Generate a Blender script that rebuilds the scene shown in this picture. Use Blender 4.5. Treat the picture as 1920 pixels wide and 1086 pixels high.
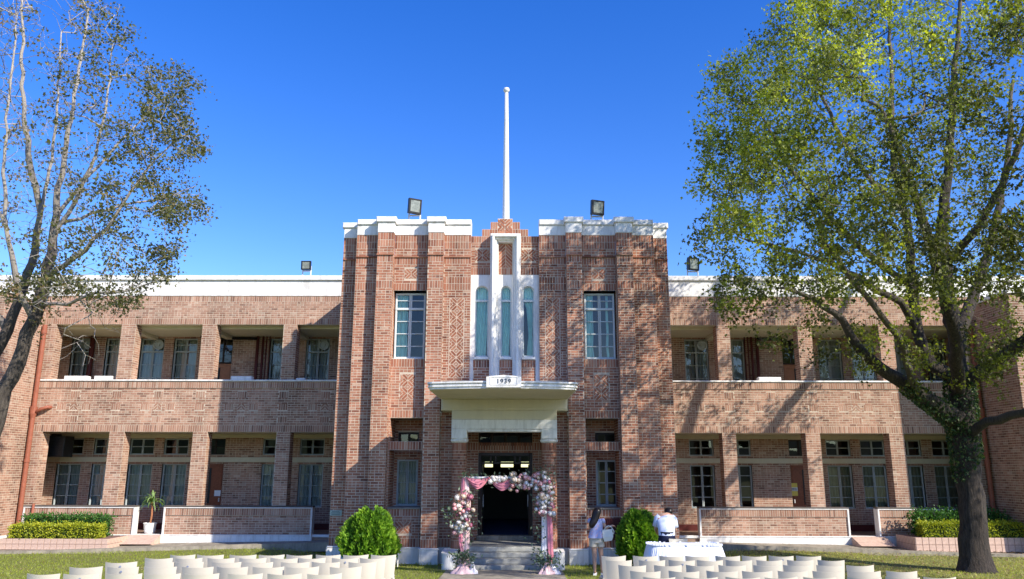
import bpy, bmesh, math, random
import numpy as np
from mathutils import Vector, Matrix

for o in list(bpy.data.objects):
    bpy.data.objects.remove(o)
S = bpy.context.scene
COL = S.collection
R = math.radians

# ------------------------------------------------------------------ camera
CX, CH, YAW, PIT, ROL, F = 0.319, 2.35, -0.00465, 0.22286, 0.0023, 1476.0
cam_d = bpy.data.cameras.new('camera')
cam_d.sensor_width = 36.0
cam_d.lens = F / 1920 * 36.0
cam_d.clip_end = 3000
cam = bpy.data.objects.new('camera', cam_d)
COL.objects.link(cam)
cam.matrix_world = (Matrix.Translation((CX, 0, CH)) @ Matrix.Rotation(-YAW, 4, 'Z')
                    @ Matrix.Rotation(math.pi / 2 + PIT, 4, 'X') @ Matrix.Rotation(ROL, 4, 'Z'))
S.camera = cam

# ------------------------------------------------------------------ sky, sun, exposure
SUN = Vector((1.26, -1.0, 1.06)).normalized()
w = bpy.data.worlds.new('World')
S.world = w
w.use_nodes = True
nt = w.node_tree
bg = nt.nodes['Background']
sky = nt.nodes.new('ShaderNodeTexSky')
sky.sky_type = 'NISHITA'
sky.sun_disc = False
sky.sun_elevation = math.asin(SUN.z)
sky.sun_rotation = math.atan2(SUN.x, SUN.y)
sky.air_density = 1.0
sky.dust_density = 0.25
sky.ozone_density = 2.0
hs = nt.nodes.new('ShaderNodeHueSaturation')
hs.inputs['Saturation'].default_value = 1.42
hs.inputs['Hue'].default_value = 0.522
hs.inputs['Value'].default_value = 1.22
nt.links.new(sky.outputs[0], hs.inputs['Color'])
nt.links.new(hs.outputs[0], bg.inputs['Color'])
bg.inputs['Strength'].default_value = 0.15
sd = bpy.data.lights.new('sun', 'SUN')
sd.energy = 5.0
sd.angle = R(0.55)
sd.color = (1.0, 0.92, 0.80)
sun = bpy.data.objects.new('sun', sd)
COL.objects.link(sun)
sun.rotation_euler = (-SUN).to_track_quat('-Z', 'Y').to_euler()
sun.location = (20, -10, 30)
S.view_settings.view_transform = 'Standard'
S.view_settings.look = 'None'
S.view_settings.exposure = 0.55
S.view_settings.gamma = 1.0
S.render.engine = 'CYCLES'

rng = np.random.default_rng(7)
random.seed(7)


def at(u, v, Y):
    """point on the plane y=Y seen at photo position (u, v)"""
    a2, b2 = u - 960.0, 543.0 - v
    a = math.cos(ROL) * a2 - math.sin(ROL) * b2
    b = math.sin(ROL) * a2 + math.cos(ROL) * b2
    r, up = a / F, b / F
    fw = math.cos(PIT) - math.sin(PIT) * up
    dz = math.sin(PIT) + math.cos(PIT) * up
    dx = math.cos(YAW) * r + math.sin(YAW) * fw
    dy = -math.sin(YAW) * r + math.cos(YAW) * fw
    t = Y / dy
    return Vector((CX + t * dx, Y, CH + t * dz))


def atz(u, v, zf):
    """point on the ground function zf(x,y) seen at (u,v)"""
    Y = 18.0
    for _ in range(40):
        p = at(u, v, Y)
        q = at(u, v, Y + .01)
        f0 = p.z - zf(p.x, p.y)
        f1 = q.z - zf(q.x, q.y)
        Y -= f0 / ((f1 - f0) / .01)
    return at(u, v, Y)


# ------------------------------------------------------------------ materials
def newmat(name):
    m = bpy.data.materials.new(name)
    m.use_nodes = True
    t = m.node_tree
    return m, t, t.nodes['Principled BSDF']


def L(t, a, b):
    t.links.new(a, b)


def N(t, typ, **kw):
    n = t.nodes.new(typ)
    for k, v in kw.items():
        if k in n.inputs:
            n.inputs[k].default_value = v
        else:
            setattr(n, k, v)
    return n


def ramp(t, stops):
    n = t.nodes.new('ShaderNodeValToRGB')
    e = n.color_ramp.elements
    e[0].position, e[0].color = stops[0][0], (*stops[0][1], 1)
    e[1].position, e[1].color = stops[-1][0], (*stops[-1][1], 1)
    for p, c in stops[1:-1]:
        x = e.new(p)
        x.color = (*c, 1)
    return n


def plain(name, c, rough=.6, var=.12, scale=6.0, bump=0.0, bscale=60.0, spec=.3, metal=0.0, stain=0.0, stainc=(.2, .18, .15)):
    m, t, b = newmat(name)
    tc = N(t, 'ShaderNodeTexCoord')
    nz = N(t, 'ShaderNodeTexNoise', Scale=scale, Detail=6.0, Roughness=.65)
    L(t, tc.outputs['Object'], nz.inputs['Vector'])
    d = tuple(max(0, x * (1 - var)) for x in c)
    l = tuple(min(1, x * (1 + var)) for x in c)
    r = ramp(t, [(.3, d), (.7, l)])
    L(t, nz.outputs['Fac'], r.inputs['Fac'])
    out = r.outputs['Color']
    if stain:
        mp = N(t, 'ShaderNodeMapping')
        mp.inputs['Scale'].default_value = (3.0, 3.0, .5)
        L(t, tc.outputs['Object'], mp.inputs['Vector'])
        n2 = N(t, 'ShaderNodeTexNoise', Scale=2.2, Detail=8.0, Roughness=.7)
        L(t, mp.outputs[0], n2.inputs['Vector'])
        mr = N(t, 'ShaderNodeMapRange')
        mr.inputs['From Min'].default_value = .47
        mr.inputs['From Max'].default_value = .8
        mr.inputs['To Max'].default_value = stain
        L(t, n2.outputs['Fac'], mr.inputs['Value'])
        mx = N(t, 'ShaderNodeMix', data_type='RGBA')
        L(t, mr.outputs[0], mx.inputs[0])
        L(t, out, mx.inputs[6])
        mx.inputs[7].default_value = (*stainc, 1)
        out = mx.outputs[2]
    L(t, out, b.inputs['Base Color'])
    b.inputs['Roughness'].default_value = rough
    b.inputs['Metallic'].default_value = metal
    b.inputs['Specular IOR Level'].default_value = spec
    if bump:
        n3 = N(t, 'ShaderNodeTexNoise', Scale=bscale, Detail=5.0)
        L(t, tc.outputs['Object'], n3.inputs['Vector'])
        bp = N(t, 'ShaderNodeBump', Strength=bump, Distance=.02)
        L(t, n3.outputs['Fac'], bp.inputs['Height'])
        L(t, bp.outputs[0], b.inputs['Normal'])
    return m


def brickmat(name, stops, stain=.35):
    m, t, b = newmat(name)
    at_ = N(t, 'ShaderNodeAttribute', attribute_name='rnd')
    oi = N(t, 'ShaderNodeObjectInfo')
    ad = N(t, 'ShaderNodeMath', operation='ADD')
    L(t, at_.outputs['Fac'], ad.inputs[0])
    L(t, oi.outputs['Random'], ad.inputs[1])
    fr = N(t, 'ShaderNodeMath', operation='FRACT')
    L(t, ad.outputs[0], fr.inputs[0])
    r = ramp(t, stops)
    L(t, fr.outputs[0], r.inputs['Fac'])
    ge = N(t, 'ShaderNodeNewGeometry')
    nz = N(t, 'ShaderNodeTexNoise', Scale=.8, Detail=7.0, Roughness=.7)
    mpz = N(t, 'ShaderNodeMapping')
    mpz.inputs['Scale'].default_value = (1.3, 1.3, .45)
    L(t, ge.outputs['Position'], mpz.inputs['Vector'])
    L(t, mpz.outputs[0], nz.inputs['Vector'])
    mr = N(t, 'ShaderNodeMapRange')
    mr.inputs['From Min'].default_value = .35
    mr.inputs['From Max'].default_value = .7
    mr.inputs['To Min'].default_value = .60
    mr.inputs['To Max'].default_value = 1.25
    L(t, nz.outputs['Fac'], mr.inputs['Value'])
    ml = N(t, 'ShaderNodeMix', data_type='RGBA', blend_type='MULTIPLY')
    ml.inputs[0].default_value = 1.0
    L(t, r.outputs[0], ml.inputs[6])
    L(t, mr.outputs[0], ml.inputs[7])
    # pale lime bloom in patches
    n2 = N(t, 'ShaderNodeTexNoise', Scale=1.3, Detail=9.0, Roughness=.75)
    L(t, ge.outputs['Position'], n2.inputs['Vector'])
    m2 = N(t, 'ShaderNodeMapRange')
    m2.inputs['From Min'].default_value = .52
    m2.inputs['From Max'].default_value = .75
    m2.inputs['To Max'].default_value = stain
    L(t, n2.outputs['Fac'], m2.inputs['Value'])
    mx = N(t, 'ShaderNodeMix', data_type='RGBA')
    L(t, m2.outputs[0], mx.inputs[0])
    L(t, ml.outputs[2], mx.inputs[6])
    mx.inputs[7].default_value = (.46, .33, .24, 1)
    # grain
    n3 = N(t, 'ShaderNodeTexNoise', Scale=38.0, Detail=4.0)
    L(t, ge.outputs['Position'], n3.inputs['Vector'])
    m3 = N(t, 'ShaderNodeMapRange')
    m3.inputs['To Min'].default_value = .78
    m3.inputs['To Max'].default_value = 1.22
    L(t, n3.outputs['Fac'], m3.inputs['Value'])
    mg = N(t, 'ShaderNodeMix', data_type='RGBA', blend_type='MULTIPLY')
    mg.inputs[0].default_value = 1.0
    L(t, mx.outputs[2], mg.inputs[6])
    L(t, m3.outputs[0], mg.inputs[7])
    L(t, mg.outputs[2], b.inputs['Base Color'])
    b.inputs['Roughness'].default_value = .88
    b.inputs['Specular IOR Level'].default_value = .15
    bp = N(t, 'ShaderNodeBump', Strength=.25, Distance=.004)
    L(t, n3.outputs['Fac'], bp.inputs['Height'])
    L(t, bp.outputs[0], b.inputs['Normal'])
    return m


def leafmat(name, stops, trans=.35, rough=.45):
    m, t, b = newmat(name)
    a = N(t, 'ShaderNodeAttribute', attribute_name='rnd')
    r = ramp(t, stops)
    L(t, a.outputs['Fac'], r.inputs['Fac'])
    L(t, r.outputs[0], b.inputs['Base Color'])
    b.inputs['Roughness'].default_value = rough
    b.inputs['Specular IOR Level'].default_value = .35
    tr = N(t, 'ShaderNodeBsdfTranslucent')
    br = N(t, 'ShaderNodeMix', data_type='RGBA', blend_type='MULTIPLY')
    br.inputs[0].default_value = 1.0
    L(t, r.outputs[0], br.inputs[6])
    br.inputs[7].default_value = (1.6, 1.7, .7, 1)
    L(t, br.outputs[2], tr.inputs['Color'])
    mx = N(t, 'ShaderNodeMixShader')
    mx.inputs[0].default_value = trans
    L(t, b.outputs[0], mx.inputs[1])
    L(t, tr.outputs[0], mx.inputs[2])
    L(t, mx.outputs[0], t.nodes['Material Output'].inputs['Surface'])
    return m


def barkmat(name, dark, light, zs=1.0, thin=None):
    m, t, b = newmat(name)
    ge = N(t, 'ShaderNodeNewGeometry')
    mp = N(t, 'ShaderNodeMapping')
    mp.inputs['Scale'].default_value = (11, 11, 1.7 * zs)
    L(t, ge.outputs['Position'], mp.inputs['Vector'])
    nz = N(t, 'ShaderNodeTexNoise', Scale=2.0, Detail=8.0, Roughness=.7)
    L(t, mp.outputs[0], nz.inputs['Vector'])
    r = ramp(t, [(.35, dark), (.7, light)])
    L(t, nz.outputs['Fac'], r.inputs['Fac'])
    out = r.outputs[0]
    if thin:
        a = N(t, 'ShaderNodeAttribute', attribute_name='rnd')
        mx = N(t, 'ShaderNodeMix', data_type='RGBA')
        L(t, a.outputs['Fac'], mx.inputs[0])
        L(t, out, mx.inputs[6])
        mx.inputs[7].default_value = (*thin, 1)
        out = mx.outputs[2]
    L(t, out, b.inputs['Base Color'])
    b.inputs['Roughness'].default_value = .9
    bp = N(t, 'ShaderNodeBump', Strength=1.0, Distance=.09)
    L(t, nz.outputs['Fac'], bp.inputs['Height'])
    L(t, bp.outputs[0], b.inputs['Normal'])
    return m


def glassmat(name, tint=(.55, .62, .6), refl=1.0):
    m = bpy.data.materials.new(name)
    m.use_nodes = True
    t = m.node_tree
    t.nodes.remove(t.nodes['Principled BSDF'])
    tr = N(t, 'ShaderNodeBsdfTransparent')
    tr.inputs['Color'].default_value = (*tint, 1)
    gl = N(t, 'ShaderNodeBsdfGlossy', Roughness=.015)
    tc = N(t, 'ShaderNodeTexCoord')
    nz = N(t, 'ShaderNodeTexNoise', Scale=2.5, Detail=1.0)
    L(t, tc.outputs['Object'], nz.inputs['Vector'])
    bp = N(t, 'ShaderNodeBump', Strength=.05, Distance=.02)
    L(t, nz.outputs['Fac'], bp.inputs['Height'])
    L(t, bp.outputs[0], gl.inputs['Normal'])
    fr = N(t, 'ShaderNodeFresnel', IOR=1.55)
    mu = N(t, 'ShaderNodeMath', operation='MULTIPLY')
    L(t, fr.outputs[0], mu.inputs[0])
    mu.inputs[1].default_value = 2.2 * refl
    mx = N(t, 'ShaderNodeMixShader')
    L(t, mu.outputs[0], mx.inputs[0])
    L(t, tr.outputs[0], mx.inputs[1])
    L(t, gl.outputs[0], mx.inputs[2])
    L(t, mx.outputs[0], t.nodes['Material Output'].inputs['Surface'])
    return m


M = {}
M['brick'] = brickmat('tower brick', [(0, (.19, .08, .055)), (.12, (.31, .125, .08)), (.4, (.40, .175, .105)), (.65, (.45, .22, .145)),
                                      (.85, (.37, .155, .095)), (.95, (.50, .32, .23)), (1, (.26, .12, .085))], .35)
M['brickw'] = brickmat('wing brick', [(0, (.23, .125, .09)), (.12, (.33, .18, .125)), (.4, (.42, .235, .165)), (.65, (.47, .295, .215)),
                                      (.85, (.39, .205, .14)), (.95, (.52, .38, .29)), (1, (.28, .155, .11))], .4)
M['brickp'] = brickmat('ornament brick', [(0, (.30, .11, .065)), (.5, (.42, .17, .10)), (.85, (.48, .24, .15)), (1, (.33, .15, .1))], .2)
M['mortar'] = plain('lime mortar', (.56, .47, .37), .95, .18, 3.0)
M['pointing'] = plain('pale pointing', (.50, .39, .30), .95, .12, 5.0)
M['white'] = plain('white masonry paint', (.80, .79, .76), .7, .05, 2.0, .15, 25, stain=.75, stainc=(.36, .34, .30))
M['cream'] = plain('cream render', (.62, .57, .43), .75, .06, 2.0, .1, 20, stain=.15)
M['frame'] = plain('grey window paint', (.42, .47, .47), .5, .06)
M['framet'] = plain('pale window paint', (.60, .66, .66), .45, .06)
M['darkframe'] = plain('dark varnished wood', (.035, .022, .018), .4, .2, 20)
M['wood'] = plain('red brown door wood', (.22, .06, .025), .35, .25, 14, .1)
M['woodl'] = plain('tan door wood', (.36, .15, .07), .4, .15, 14, .1)
M['glass'] = glassmat('window glass', (.62, .67, .66), .8)
M['glasst'] = glassmat('teal window glass', (.85, .94, .92), .7)
M['curtain'] = plain('white curtain', (.74, .75, .71), .9, .08)
M['curtaint'] = plain('teal curtain', (.62, .86, .78), .85, .08)
M['blind'] = plain('beige vertical blind', (.50, .46, .32), .8, .1)
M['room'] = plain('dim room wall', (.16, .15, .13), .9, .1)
M['floor'] = plain('corridor floor tile', (.30, .20, .15), .5, .1)
M['redpaint'] = plain('dark red skirting paint', (.10, .022, .02), .5, .15)
M['darkcoping'] = plain('dark weathered coping', (.10, .085, .075), .8, .2)
M['pipe'] = plain('red oxide pipe paint', (.30, .10, .06), .5, .15, 8, .05)
M['concrete'] = plain('weathered concrete', (.31, .275, .215), .9, .3, 2.5, .4, 30, stain=.75, stainc=(.06, .055, .045))
M['steps'] = plain('grey granolithic step', (.36, .36, .33), .85, .2, 3, .3, 40, stain=.6, stainc=(.10, .095, .085))
M['tile'] = plain('pink planter tile', (.56, .40, .32), .7, .18, 9, .1)
M['grout'] = plain('planter grout', (.22, .13, .11), .9, .1)
M['black'] = plain('black powder coat', (.015, .015, .017), .4, .1)
M['steel'] = plain('white painted steel', (.75, .75, .74), .4, .05)
M['lens'] = plain('floodlight lens', (.22, .24, .21), .15, .4, 9, spec=.6)
M['chair'] = plain('ivory moulded plastic', (.57, .525, .43), .42, .03, 3, spec=.45)
M['letter'] = plain('plaque letter', (.02, .03, .05), .5, .0)
M['sign'] = plain('pale green sign', (.33, .42, .36), .5, .05)
M['paper'] = plain('white paper', (.75, .76, .76), .8, .03)
M['yellow'] = plain('yellow paper', (.72, .58, .12), .8, .03)
M['ink'] = plain('print ink', (.08, .09, .1), .8, .0)
M['dot'] = plain('blue grey sticker', (.22, .25, .33), .6, .05)
M['cloth'] = plain('white table skirt', (.72, .75, .86), .8, .03)
M['pink'] = plain('dusty pink fabric', (.62, .22, .28), .7, .1, 5)
M['blush'] = plain('blush chiffon', (.72, .50, .50), .8, .06, 5)
M['voile'] = plain('white chiffon', (.78, .75, .76), .8, .04, 5)
M['skin'] = plain('skin', (.52, .31, .22), .5, .05)
M['hair'] = plain('black hair', (.012, .009, .009), .35, .2, 40)
M['shirt'] = plain('pale blue shirt', (.62, .68, .84), .8, .05, 8)
M['navy'] = plain('navy trousers', (.012, .017, .05), .8, .1)
M['shorts'] = plain('beige shorts', (.55, .49, .39), .85, .06)
M['bag'] = plain('off white leather', (.68, .66, .58), .5, .04)
M['bark'] = barkmat('shade darkened furrowed bark', (.012, .009, .007), (.085, .065, .05), 1.0, (.20, .17, .135))  # bark colours lowered to stand for the crown's shade on the trunk
M['barkp'] = barkmat('grey bark', (.03, .024, .02), (.15, .125, .10), 1.0, (.50, .45, .39))
M['leafr'] = leafmat('sweetgum leaf', [(0, (.05, .055, .012)), (.3, (.115, .13, .022)), (.55, (.22, .25, .03)), (.8, (.38, .42, .04)), (1, (.52, .54, .07))], .42)
M['leafl'] = leafmat('dry dull leaf', [(0, (.045, .055, .016)), (.4, (.11, .12, .035)), (.7, (.18, .15, .055)), (1, (.28, .16, .08))], .3)
M['leafc'] = leafmat('thuja spray', [(0, (.03, .07, .01)), (.3, (.07, .17, .015)), (.65, (.15, .31, .02)), (1, (.30, .46, .04))], .25, .6)
M['leafh'] = leafmat('golden hedge leaf', [(0, (.14, .20, .015)), (.5, (.34, .38, .025)), (1, (.55, .52, .05))], .25)
M['leafg'] = leafmat('green hedge leaf', [(0, (.025, .07, .015)), (.5, (.05, .15, .025)), (1, (.12, .26, .05))], .25)
M['leafe'] = leafmat('eucalyptus leaf', [(0, (.05, .08, .045)), (.6, (.12, .18, .12)), (1, (.24, .30, .22))], .2)
M['leafd'] = leafmat('dracaena leaf', [(0, (.06, .14, .03)), (1, (.30, .42, .16))], .3)
M['ivy'] = leafmat('ivy leaf', [(0, (.012, .03, .01)), (.6, (.035, .08, .02)), (1, (.16, .21, .07))], .2)
M['grassb'] = leafmat('grass blade', [(0, (.15, .18, .02)), (.5, (.31, .38, .04)), (.8, (.42, .42, .07)), (1, (.52, .43, .18))], .3)
M['litter'] = leafmat('fallen leaf', [(0, (.10, .055, .025)), (.6, (.25, .16, .08)), (1, (.38, .28, .16))], .1)
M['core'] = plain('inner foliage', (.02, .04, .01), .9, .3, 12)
M['hill'] = plain('wooded hill', (.035, .055, .022), .95, .35, .1)


def blouse():
    m, t, b = newmat('lavender floral print')
    tc = N(t, 'ShaderNodeTexCoord')
    v = N(t, 'ShaderNodeTexVoronoi', Scale=14.0)
    L(t, tc.outputs['Object'], v.inputs['Vector'])
    r = ramp(t, [(.0, (.50, .20, .26)), (.25, (.55, .42, .52)), (.42, (.33, .36, .60)), (1, (.50, .52, .70))])
    L(t, v.outputs['Distance'], r.inputs['Fac'])
    L(t, r.outputs[0], b.inputs['Base Color'])
    b.inputs['Roughness'].default_value = .85
    return m


M['blouse'] = blouse()


def lawnmat():
    m, t, b = newmat('lawn soil and turf')
    ge = N(t, 'ShaderNodeNewGeometry')
    n1 = N(t, 'ShaderNodeTexNoise', Scale=.6, Detail=8.0, Roughness=.7)
    n2 = N(t, 'ShaderNodeTexNoise', Scale=14.0, Detail=6.0, Roughness=.7)
    L(t, ge.outputs['Position'], n1.inputs['Vector'])
    L(t, ge.outputs['Position'], n2.inputs['Vector'])
    r = ramp(t, [(.3, (.11, .13, .025)), (.55, (.19, .20, .045)), (.72, (.27, .21, .10))])
    mx = N(t, 'ShaderNodeMix', data_type='FLOAT')
    mx.inputs[0].default_value = .45
    L(t, n1.outputs['Fac'], mx.inputs[2])
    L(t, n2.outputs['Fac'], mx.inputs[3])
    L(t, mx.outputs[0], r.inputs['Fac'])
    L(t, r.outputs[0], b.inputs['Base Color'])
    b.inputs['Roughness'].default_value = .95
    bp = N(t, 'ShaderNodeBump', Strength=1.0, Distance=.03)
    L(t, n2.outputs['Fac'], bp.inputs['Height'])
    L(t, bp.outputs[0], b.inputs['Normal'])
    return m


M['lawn'] = lawnmat()

# ------------------------------------------------------------------ mesh helpers
WL = {}                                    # world location of every parent


def finish(o, parent, world):
    COL.objects.link(o)
    if parent is not None:
        o.parent = parent
        if world:
            o.location = -WL[parent.name]
    WL[o.name] = Vector((0, 0, 0))
    return o


def tag(o, label=None, cat=None, group=None, kind=None):
    if label:
        o['label'] = label
    if cat:
        o['category'] = cat
    if group:
        o['group'] = group
    if kind:
        o['kind'] = kind
    return o


def thing(name, label, cat, loc=(0, 0, 0), rz=0, group=None):
    o = bpy.data.objects.new(name, None)
    o.empty_display_size = .2
    COL.objects.link(o)
    o.location = loc
    o.rotation_euler = (0, 0, rz)
    WL[o.name] = Vector(loc)
    return tag(o, label, cat, group)


class MB:
    """collects quads/polygons, links ONE mesh object"""

    def __init__(s):
        s.v = []
        s.f = []

    def add(s, vs, fs):
        n = len(s.v)
        s.v += [tuple(p) for p in vs]
        s.f += [tuple(i + n for i in f) for f in fs]
        return s

    def box(s, x0, x1, y0, y1, z0, z1):
        x0, x1 = min(x0, x1), max(x0, x1)
        v = [(x, y, z) for z in (z0, z1) for y in (y0, y1) for x in (x0, x1)]
        return s.add(v, [(0, 2, 3, 1), (4, 5, 7, 6), (0, 1, 5, 4), (1, 3, 7, 5), (3, 2, 6, 7), (2, 0, 4, 6)])

    def bbox(s, x0, x1, y0, y1, z0, z1, b=.008):
        """box with chamfered front edges (towards -y)"""
        x0, x1 = min(x0, x1), max(x0, x1)
        v = [(x0, y1, z0), (x1, y1, z0), (x1, y1, z1), (x0, y1, z1),
             (x0, y0 + b, z0), (x1, y0 + b, z0), (x1, y0 + b, z1), (x0, y0 + b, z1),
             (x0 + b, y0, z0 + b), (x1 - b, y0, z0 + b), (x1 - b, y0, z1 - b), (x0 + b, y0, z1 - b)]
        return s.add(v, [(0, 3, 2, 1), (0, 1, 5, 4), (1, 2, 6, 5), (2, 3, 7, 6), (3, 0, 4, 7),
                         (4, 5, 9, 8), (5, 6, 10, 9), (6, 7, 11, 10), (7, 4, 8, 11), (8, 9, 10, 11)])

    def loft(s, rings, cap=True):
        n = len(rings[0])
        base = len(s.v)
        for r in rings:
            s.v += [tuple(p) for p in r]
        for i in range(len(rings) - 1):
            a, b = base + i * n, base + (i + 1) * n
            for k in range(n):
                s.f.append((a + k, a + (k + 1) % n, b + (k + 1) % n, b + k))
        if cap:
            s.f.append(tuple(base + k for k in range(n))[::-1])
            s.f.append(tuple(base + (len(rings) - 1) * n + k for k in range(n)))
        return s

    def tube(s, pts, rad, n=8, cap=True):
        pts = [Vector(p) for p in pts]
        if not hasattr(rad, '__len__'):
            rad = [rad] * len(pts)
        rings = []
        ref = None
        for i, p in enumerate(pts):
            d = (pts[min(i + 1, len(pts) - 1)] - pts[max(i - 1, 0)]).normalized()
            if ref is None:
                ref = d.orthogonal().normalized()
            ref = (ref - d * ref.dot(d))
            if ref.length < 1e-4:
                ref = d.orthogonal()
            ref.normalize()
            q = d.cross(ref)
            rings.append([p + (ref * math.cos(2 * math.pi * k / n) + q * math.sin(2 * math.pi * k / n)) * rad[i] for k in range(n)])
        return s.loft(rings, cap)

    def lathe(s, c, prof, n=16):
        rings = [[(c[0] + r * math.cos(2 * math.pi * k / n), c[1] + r * math.sin(2 * math.pi * k / n), c[2] + z) for k in range(n)] for r, z in prof]
        return s.loft(rings)

    def prism(s, pts, y0, y1):
        """polygon in xz extruded along y"""
        n = len(pts)
        v = [(x, y0, z) for x, z in pts] + [(x, y1, z) for x, z in pts]
        f = [tuple(range(n)), tuple(range(2 * n - 1, n - 1, -1))]
        f += [(i, i + n, (i + 1) % n + n, (i + 1) % n) for i in range(n)]
        return s.add(v, f)

    def slab(s, pts, z0, z1):
        """polygon in xy extruded along z"""
        n = len(pts)
        v = [(x, y, z0) for x, y in pts] + [(x, y, z1) for x, y in pts]
        f = [tuple(range(n)), tuple(range(2 * n - 1, n - 1, -1))]
        f += [(i, i + n, (i + 1) % n + n, (i + 1) % n) for i in range(n)]
        return s.add(v, f)

    def build(s, name, mat, parent=None, world=True, smooth=False):
        me = bpy.data.meshes.new(name)
        me.from_pydata(s.v, [], s.f)
        me.materials.append(M[mat] if isinstance(mat, str) else mat)
        if smooth:
            me.polygons.foreach_set('use_smooth', [True] * len(me.polygons))
        me.update()
        return finish(bpy.data.objects.new(name, me), parent, world)


def npmesh(name, V, Q, mat, parent=None, rnd=None, world=True, smooth=False):
    """V (n,3), Q (m,k) equal-sided faces"""
    me = bpy.data.meshes.new(name)
    m, k = Q.shape
    me.vertices.add(len(V))
    me.vertices.foreach_set('co', np.asarray(V, np.float32).ravel())
    me.loops.add(m * k)
    me.loops.foreach_set('vertex_index', Q.astype(np.int32).ravel())
    me.polygons.add(m)
    me.polygons.foreach_set('loop_start', np.arange(0, m * k, k, dtype=np.int32))
    me.polygons.foreach_set('loop_total', np.full(m, k, np.int32))
    me.polygons.foreach_set('use_smooth', np.full(m, bool(smooth)))
    me.update(calc_edges=True)
    if rnd is not None:
        a = me.attributes.new('rnd', 'FLOAT', 'POINT')
        a.data.foreach_set('value', np.asarray(rnd, np.float32))
    me.materials.append(M[mat])
    return finish(bpy.data.objects.new(name, me), parent, world)


LEAF3 = (np.array([(0, 0, 0), (.55, .35, -.10), (.22, .5, .0), (0, 1.0, -.12), (-.22, .5, .0), (-.55, .35, -.10)]),
         np.array([(0, 1, 2), (0, 2, 3), (0, 3, 4), (0, 4, 5)]))
LEAF1 = (np.array([(0, 0, 0), (.28, .5, -.05), (0, 1.0, 0), (-.28, .5, -.05)]), np.array([(0, 1, 2), (0, 2, 3)]))
SPRAY = (np.array([(-.12, 0, 0), (.12, 0, 0), (.22, .55, .04), (0, 1.0, 0), (-.22, .55, .04)]), np.array([(0, 1, 2), (0, 2, 3), (0, 3, 4)]))


def leaves(name, P, size, mat, parent, tpl=LEAF3, rnd=None, updir=None, droop=0.0, spread=1.0, world=True):
    n = len(P)
    D = rng.normal(size=(n, 3)) * spread
    if updir is not None:
        D += updir
    D[:, 2] -= droop
    D /= np.linalg.norm(D, axis=1)[:, None] + 1e-9
    X = np.cross(D, rng.normal(size=(n, 3)))
    X /= np.linalg.norm(X, axis=1)[:, None] + 1e-9
    Z = np.cross(X, D)
    sz = size * rng.uniform(.65, 1.3, n)
    T, Fc = tpl
    V = P[:, None, :] + sz[:, None, None] * (T[None, :, 0, None] * X[:, None] + T[None, :, 1, None] * D[:, None] + T[None, :, 2, None] * Z[:, None])
    k = len(T)
    Q = (Fc[None] + (np.arange(n) * k)[:, None, None]).reshape(-1, 3)
    if rnd is None:
        rnd = rng.random(n)
    return npmesh(name, V.reshape(-1, 3), Q, mat, parent, np.repeat(np.clip(rnd, 0, 1), k), world)


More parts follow.
